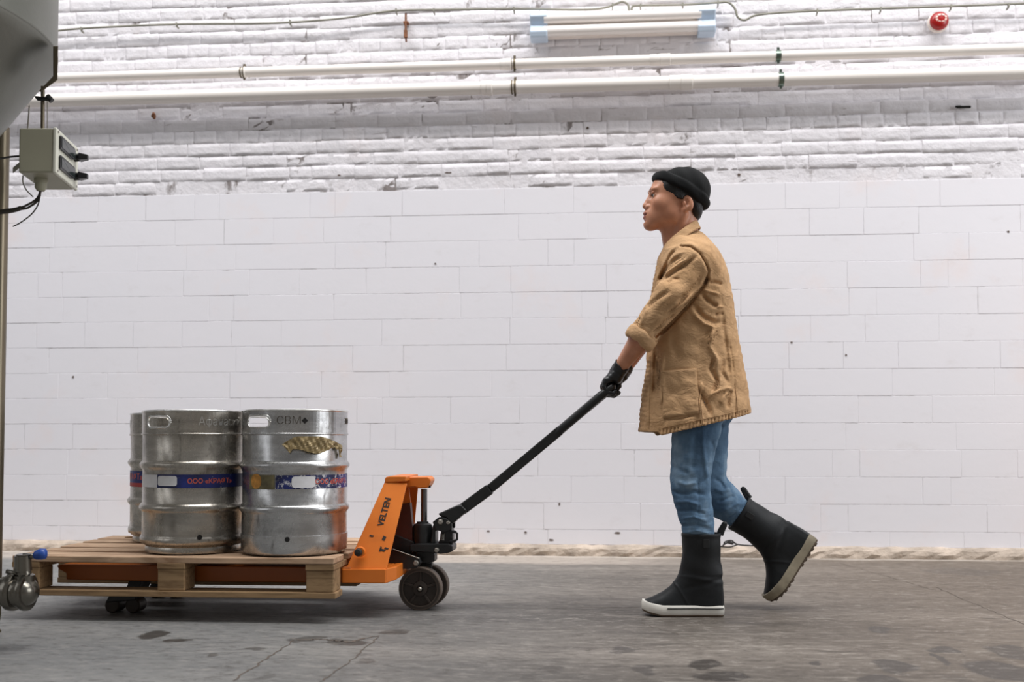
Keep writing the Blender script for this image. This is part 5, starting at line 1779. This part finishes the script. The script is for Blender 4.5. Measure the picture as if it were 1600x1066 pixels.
for pts, amp, wd in (([(1116, 748), (1126, 754), (1134, 766)], .007, .007), ([(1116, 764), (1128, 768), (1142, 764)], -.006, .007), ([(1120, 784), (1134, 780), (1150, 774)], .008, .006), ([(1130, 800), (1144, 792), (1158, 784)], -.006, .006), ([(1136, 812), (1150, 802), (1162, 790)], .006, .005)):
    crease(F, pts, .03, amp, wd, near=False)
F.op(lambda X, Y, Z: .0018 * np.sin(X * 50 + Z * 70 + 2 * np.sin(Y * 40)) * np.sin(Z * 60 - X * 40 + 1), FL, FH, 1, 'disp', pad=0)
jeans = F.mesh('jeans', M['denim'], person)

# ---------------- boots: built in their own frame (forward, side, up), then posed
def make_boot(mat4, label, sole_mat, white):
    """frame: x = backwards along the sole, heel at x=.145, toe at x=-.150, z = 0 under the sole"""
    F = Field((-.165, -.07, .0), (.175, .07, .335), .0034)
    FL, FH = [a[0] for a in F.ax], [a[-1] for a in F.ax]
    s = SPX
    def top(x):
        return np.interp(x, [-.155, -.140, -.110, -.075, -.045, -.018, .01, .05], [.040, .056, .068, .086, .108, .134, .160, .175])
    def half(x):
        return np.interp(x, [-.150, -.140, -.120, -.085, -.04, .03, .09, .125, .145, .150], [.014, .028, .040, .0475, .047, .038, .037, .0355, .031, .022])
    def foot(X, Y, Z):
        w = half(X); h_ = top(X); zc = .03; q = np.sqrt((np.abs(Y) / w) ** 2.4 + (np.maximum(Z - zc, 0) / (h_ - zc)) ** 2.2)
        d = (q - 1) * np.minimum(w, h_ - zc)
        return np.maximum(np.maximum(d, .030 - Z), np.maximum(-.1475 - X, X - .143))
    F.op(foot, FL, FH, .01, pad=0)
    zz = [.03, .075, .10, .125, .16, .20, .25, .285, .310]
    xf_ = [.030, -.014, -.012, -.010, -.006, -.003, -.001, .000, -.001]
    xb_ = [.143, .142, .137, .132, .132, .134, .139, .142, .143]
    hw_ = [.031, .036, .042, .047, .052, .056, .059, .061, .062]
    fn, lo, hi = loftz(zz, xf_, xb_, hw_, 0.0, 2.1); F.op(fn, FL, FH, .028, pad=0)
    # ankle creases, seams and top hem
    def wr(X, Y, Z):
        g = .0045 * np.exp(-((Z - .118 - .25 * (X - .06)) / .009) ** 2) * np.exp(-((X - .09) / .06) ** 2) - .004 * np.exp(-((Z - .140 + .2 * (X - .06)) / .010) ** 2) * np.exp(-((X - .08) / .06) ** 2)
        g = g + .0020 * np.exp(-(((X + .01) + (Z - .12) * -.9 - (0.12 - Z) * 0.0) / .004) ** 2) * (Z < .125) * 0
        lx = X - (.045 + .060 * np.clip((.125 - Z) / .09, 0, 1) ** .7 * 1.0 - .085)
        g = g - .0018 * np.exp(-(lx / .0045) ** 2) * (Z < .125)
        g = g - .0022 * np.exp(-((Z - .300) / .008) ** 2)
        g = g + .0012 * np.sin(Z * 60 + X * 20 + np.sin(Y * 50)) * (Z > .15)
        return g + 0 * Y
    F.op(wr, FL, FH, 1, 'disp', pad=0)
    F.op(lambda X, Y, Z: (Z - .307) + 0 * X + 0 * Y, FL, FH, .002, 'int', pad=0)
    # hollow top
    fn, lo, hi = loftz([.26, .285, .32], [.007, .008, .008], [.132, .135, .135], [.053, .055, .055], 0.0, 2.1)
    F.op(fn, FL, FH, .002, 'sub', pad=0)
    o = F.mesh('boot', M['boot'], person)
    me = o.data
    if label: o['label'] = label
    def place(m_):
        for v in m_.vertices: v.co = mat4 @ v.co
    place(me)
    # sole
    def outline(z, grow):
        pts = []
        for k in range(33):
            x = -.150 + .297 * k / 32; pts.append((x, float(half(np.array(x))) + grow + .002))
        up = [Vector((x if 0 < k < 32 else x + (grow if k else -grow), -w, z)) for k, (x, w) in enumerate(pts)]
        dn = [Vector((x, w, z)) for x, w in reversed(pts)]
        return up + dn
    def toe(r):                   # toe spring: the front curls up a little
        return [Vector((p.x, p.y, p.z + .016 * max(0, (-.075 - p.x) / .075) ** 1.6)) for p in r]
    m = MB().loft([outline(.006, .000), outline(.012, .0035), outline(.036, .0035), outline(.041, .001)])
    m.v = [tuple(q) for q in toe([Vector(v) for v in m.v])]
    so = m.build('sole', sole_mat, o, auto=45); place(so.data)
    m = MB().loft([outline(.0, -.002), outline(.002, .001), outline(.007, .001), outline(.007, -.002)])
    m.v = [tuple(q) for q in toe([Vector(v) for v in m.v])]
    t = m.build('outsole', M['outsole'], o, auto=45); place(t.data)
    if not white:
        for k in range(12):
            x = -.13 + k * .0235
            if -.02 < x < .03: continue
            b = MB().box((x, 0, -.0015 + .016 * max(0, (-.075 - x) / .075) ** 1.6), (.015, float(half(np.array(x))) * 1.9, .006)).build('tread_lug', M['outsole'], t, bevel=.002); place(b.data)
    if white:
        pts = [Vector((-.060 + .207 * k / 20, -(float(half(np.array(-.060 + .207 * k / 20))) + .0060), .030)) for k in range(21)]
        b = MB().tube(pts, .0023, 6).build('sole_stripe', M['boot_trim'], so); place(b.data)
    # pull loop at the back of the shaft and a flat tab on the side
    lp = [Vector((.135, 0, .300)), Vector((.142, 0, .318)), Vector((.152, 0, .334)), Vector((.157, 0, .342)), Vector((.158, 0, .336)), Vector((.150, 0, .318)), Vector((.143, 0, .298))]
    b = MB().tube(smooth_path(lp, 4), .0035, 8, flat=2.6).build('pull_loop', M['boot_trim'], o, smooth=True); place(b.data)
    b = MB().loft([[Vector((x, -.0615 + .35 * (x - .07) ** 2 * 10 - e, z)) for x, z in ((.072, .256), (.094, .256), (.094, .288), (.072, .288))] for e in (0, .003)]).build('boot_patch', M['boot_trim'], o, bevel=.001); place(b.data)
    return o


dn_, df_ = -.090, .090
hb_, tb_ = U(1127, 959, dn_), U(1007, 959, dn_)
mid = (hb_ + tb_) / 2
make_boot(Matrix.Translation(Vector((mid[0], YA + dn_, .0015))), 'planted boot with a clean white sole', M['sole_white'], True)
hl_, te_ = U(1273, 848, df_), U(1214, 938, df_)
ang = math.atan2(hl_[2] - te_[2], hl_[0] - te_[0])
midf = (hl_ + te_) / 2
Rm_ = Matrix.Rotation(-ang, 4, 'Y')
make_boot(Matrix.Translation(Vector((midf[0], YA + df_, midf[2]))) @ Rm_, 'lifted boot with a dirty grey sole', M['sole_dirty'], False)

# ---------------- gloves: palm, four curled fingers, thumb
for sg, wrp, elp, yc in ((-1, WR_N, EL_N, -.038), (1, WR_F, EL_F, .046)):
    gc = np.array(GC) + np.array([0, yc, 0])
    F = Field(gc + np.array([-.075, -.075, -.065]), gc + np.array([.095, .075, .120]), .0022)
    FL, FH = [a[0] for a in F.ax], [a[-1] for a in F.ax]
    S_ = lambda dx, dz, dy=0: gc + np.array([dx * SPX, dy, -dz * SPX])     # px offsets from the bar centre (right, down)
    wdir = (wrp - elp) / np.linalg.norm(wrp - elp)
    # cuff and wrist
    fn, lo, hi = cap(wrp - wdir * .020, wrp + wdir * .030, .0325, .0300); F.op(fn, lo, hi, .006)
    # palm: from the wrist to the knuckles, wide across the bar
    kn = S_(-9.5, -11)
    for k, off in enumerate((-.029, -.010, .010, .029)):
        a_ = wrp + wdir * .022 + np.array([0, off * .55, 0]); b_ = kn + np.array([.003 * abs(k - 1.5), off, -.002 * (k == (0 if sg < 0 else 3)) * 2])
        fn, lo, hi = cap(a_, b_, .0205, .0130); F.op(fn, lo, hi, .010)
    # heel of the hand
    fn, lo, hi = ell(S_(9, -14), (.020, .036, .022)); F.op(fn, lo, hi, .014)
    # fingers curled round the bar, of unequal length
    for k, off in enumerate((-.031, -.0105, .0105, .031)):
        kk = k if sg < 0 else 3 - k              # 0 = little finger on the outer side
        rr = (.0082, .0094, .0098, .0094)[kk]; ln = (.86, .98, 1.04, .97)[kk]
        p0 = S_(-9.5, -11, off); p1 = S_(-14.0 * ln, -1.0, off * 1.03); p2 = S_(-7.5, 10.5 * ln, off * 1.0); p3 = S_(3.0 * ln + (1.5, -.5, .5, 0)[kk], 12.0 * ln, off * .98); p4 = S_(9.5 * ln + (-2.5, .5, 2.0, 0)[kk], 8.0 * ln, off * .95)
        g = Field.__new__(Field); g.ax = F.ax; g.F = np.full(F.F.shape, 1.0, np.float32)
        for a_, b_, r1, r2 in ((p0, p1, rr * 1.18, rr * 1.08), (p1, p2, rr * 1.08, rr), (p2, p3, rr, rr * .95), (p3, p4, rr * .95, rr * .8)):
            fn, lo, hi = cap(a_, b_, r1, r2); g.op(fn, lo, hi, .003)
        F.F = np.minimum(F.F, g.F) - np.maximum(.0035 - np.abs(F.F - g.F), 0) ** 2 / .014
    # thumb leaves the inner side of the palm and closes under the bar
    s2 = -sg
    t0, t1, t2, t3 = S_(12, -14, s2 * .026), S_(11, -3, s2 * .046), S_(5, 8, s2 * .050), S_(-4, 12, s2 * .047)
    for a_, b_, r1, r2 in ((t0, t1, .0135, .0115), (t1, t2, .0110, .0100), (t2, t3, .0098, .0085)):
        fn, lo, hi = cap(a_, b_, r1, r2); F.op(fn, lo, hi, .007)
    # keep the grip bar itself clear
    fn, lo, hi = cap(np.array(GC) - np.array([0, .058, 0]), np.array(GC) + np.array([0, .058, 0]), .0135, .0135); F.op(fn, FL, FH, .001, 'sub', pad=0)
    # open cuff
    fn, lo, hi = cap(wrp - wdir * .080, wrp - wdir * .012, .0285, .0280); F.op(fn, lo, hi, .002, 'sub', pad=.01)
    def cuffcut(X, Y, Z):
        c2 = wrp - wdir * .016
        return -((X - c2[0]) * wdir[0] + (Y - c2[1]) * wdir[1] + (Z - c2[2]) * wdir[2] + .004 * np.sin(X * 160 + Y * 90))
    F.op(cuffcut, FL, FH, .002, 'int', pad=0)
    F.op(lambda X, Y, Z: .0009 * np.sin(X * 210 + Z * 130) * np.sin(Z * 170 + Y * 120), FL, FH, 1, 'disp', pad=0)
    F.mesh('glove', M['glove'], person)
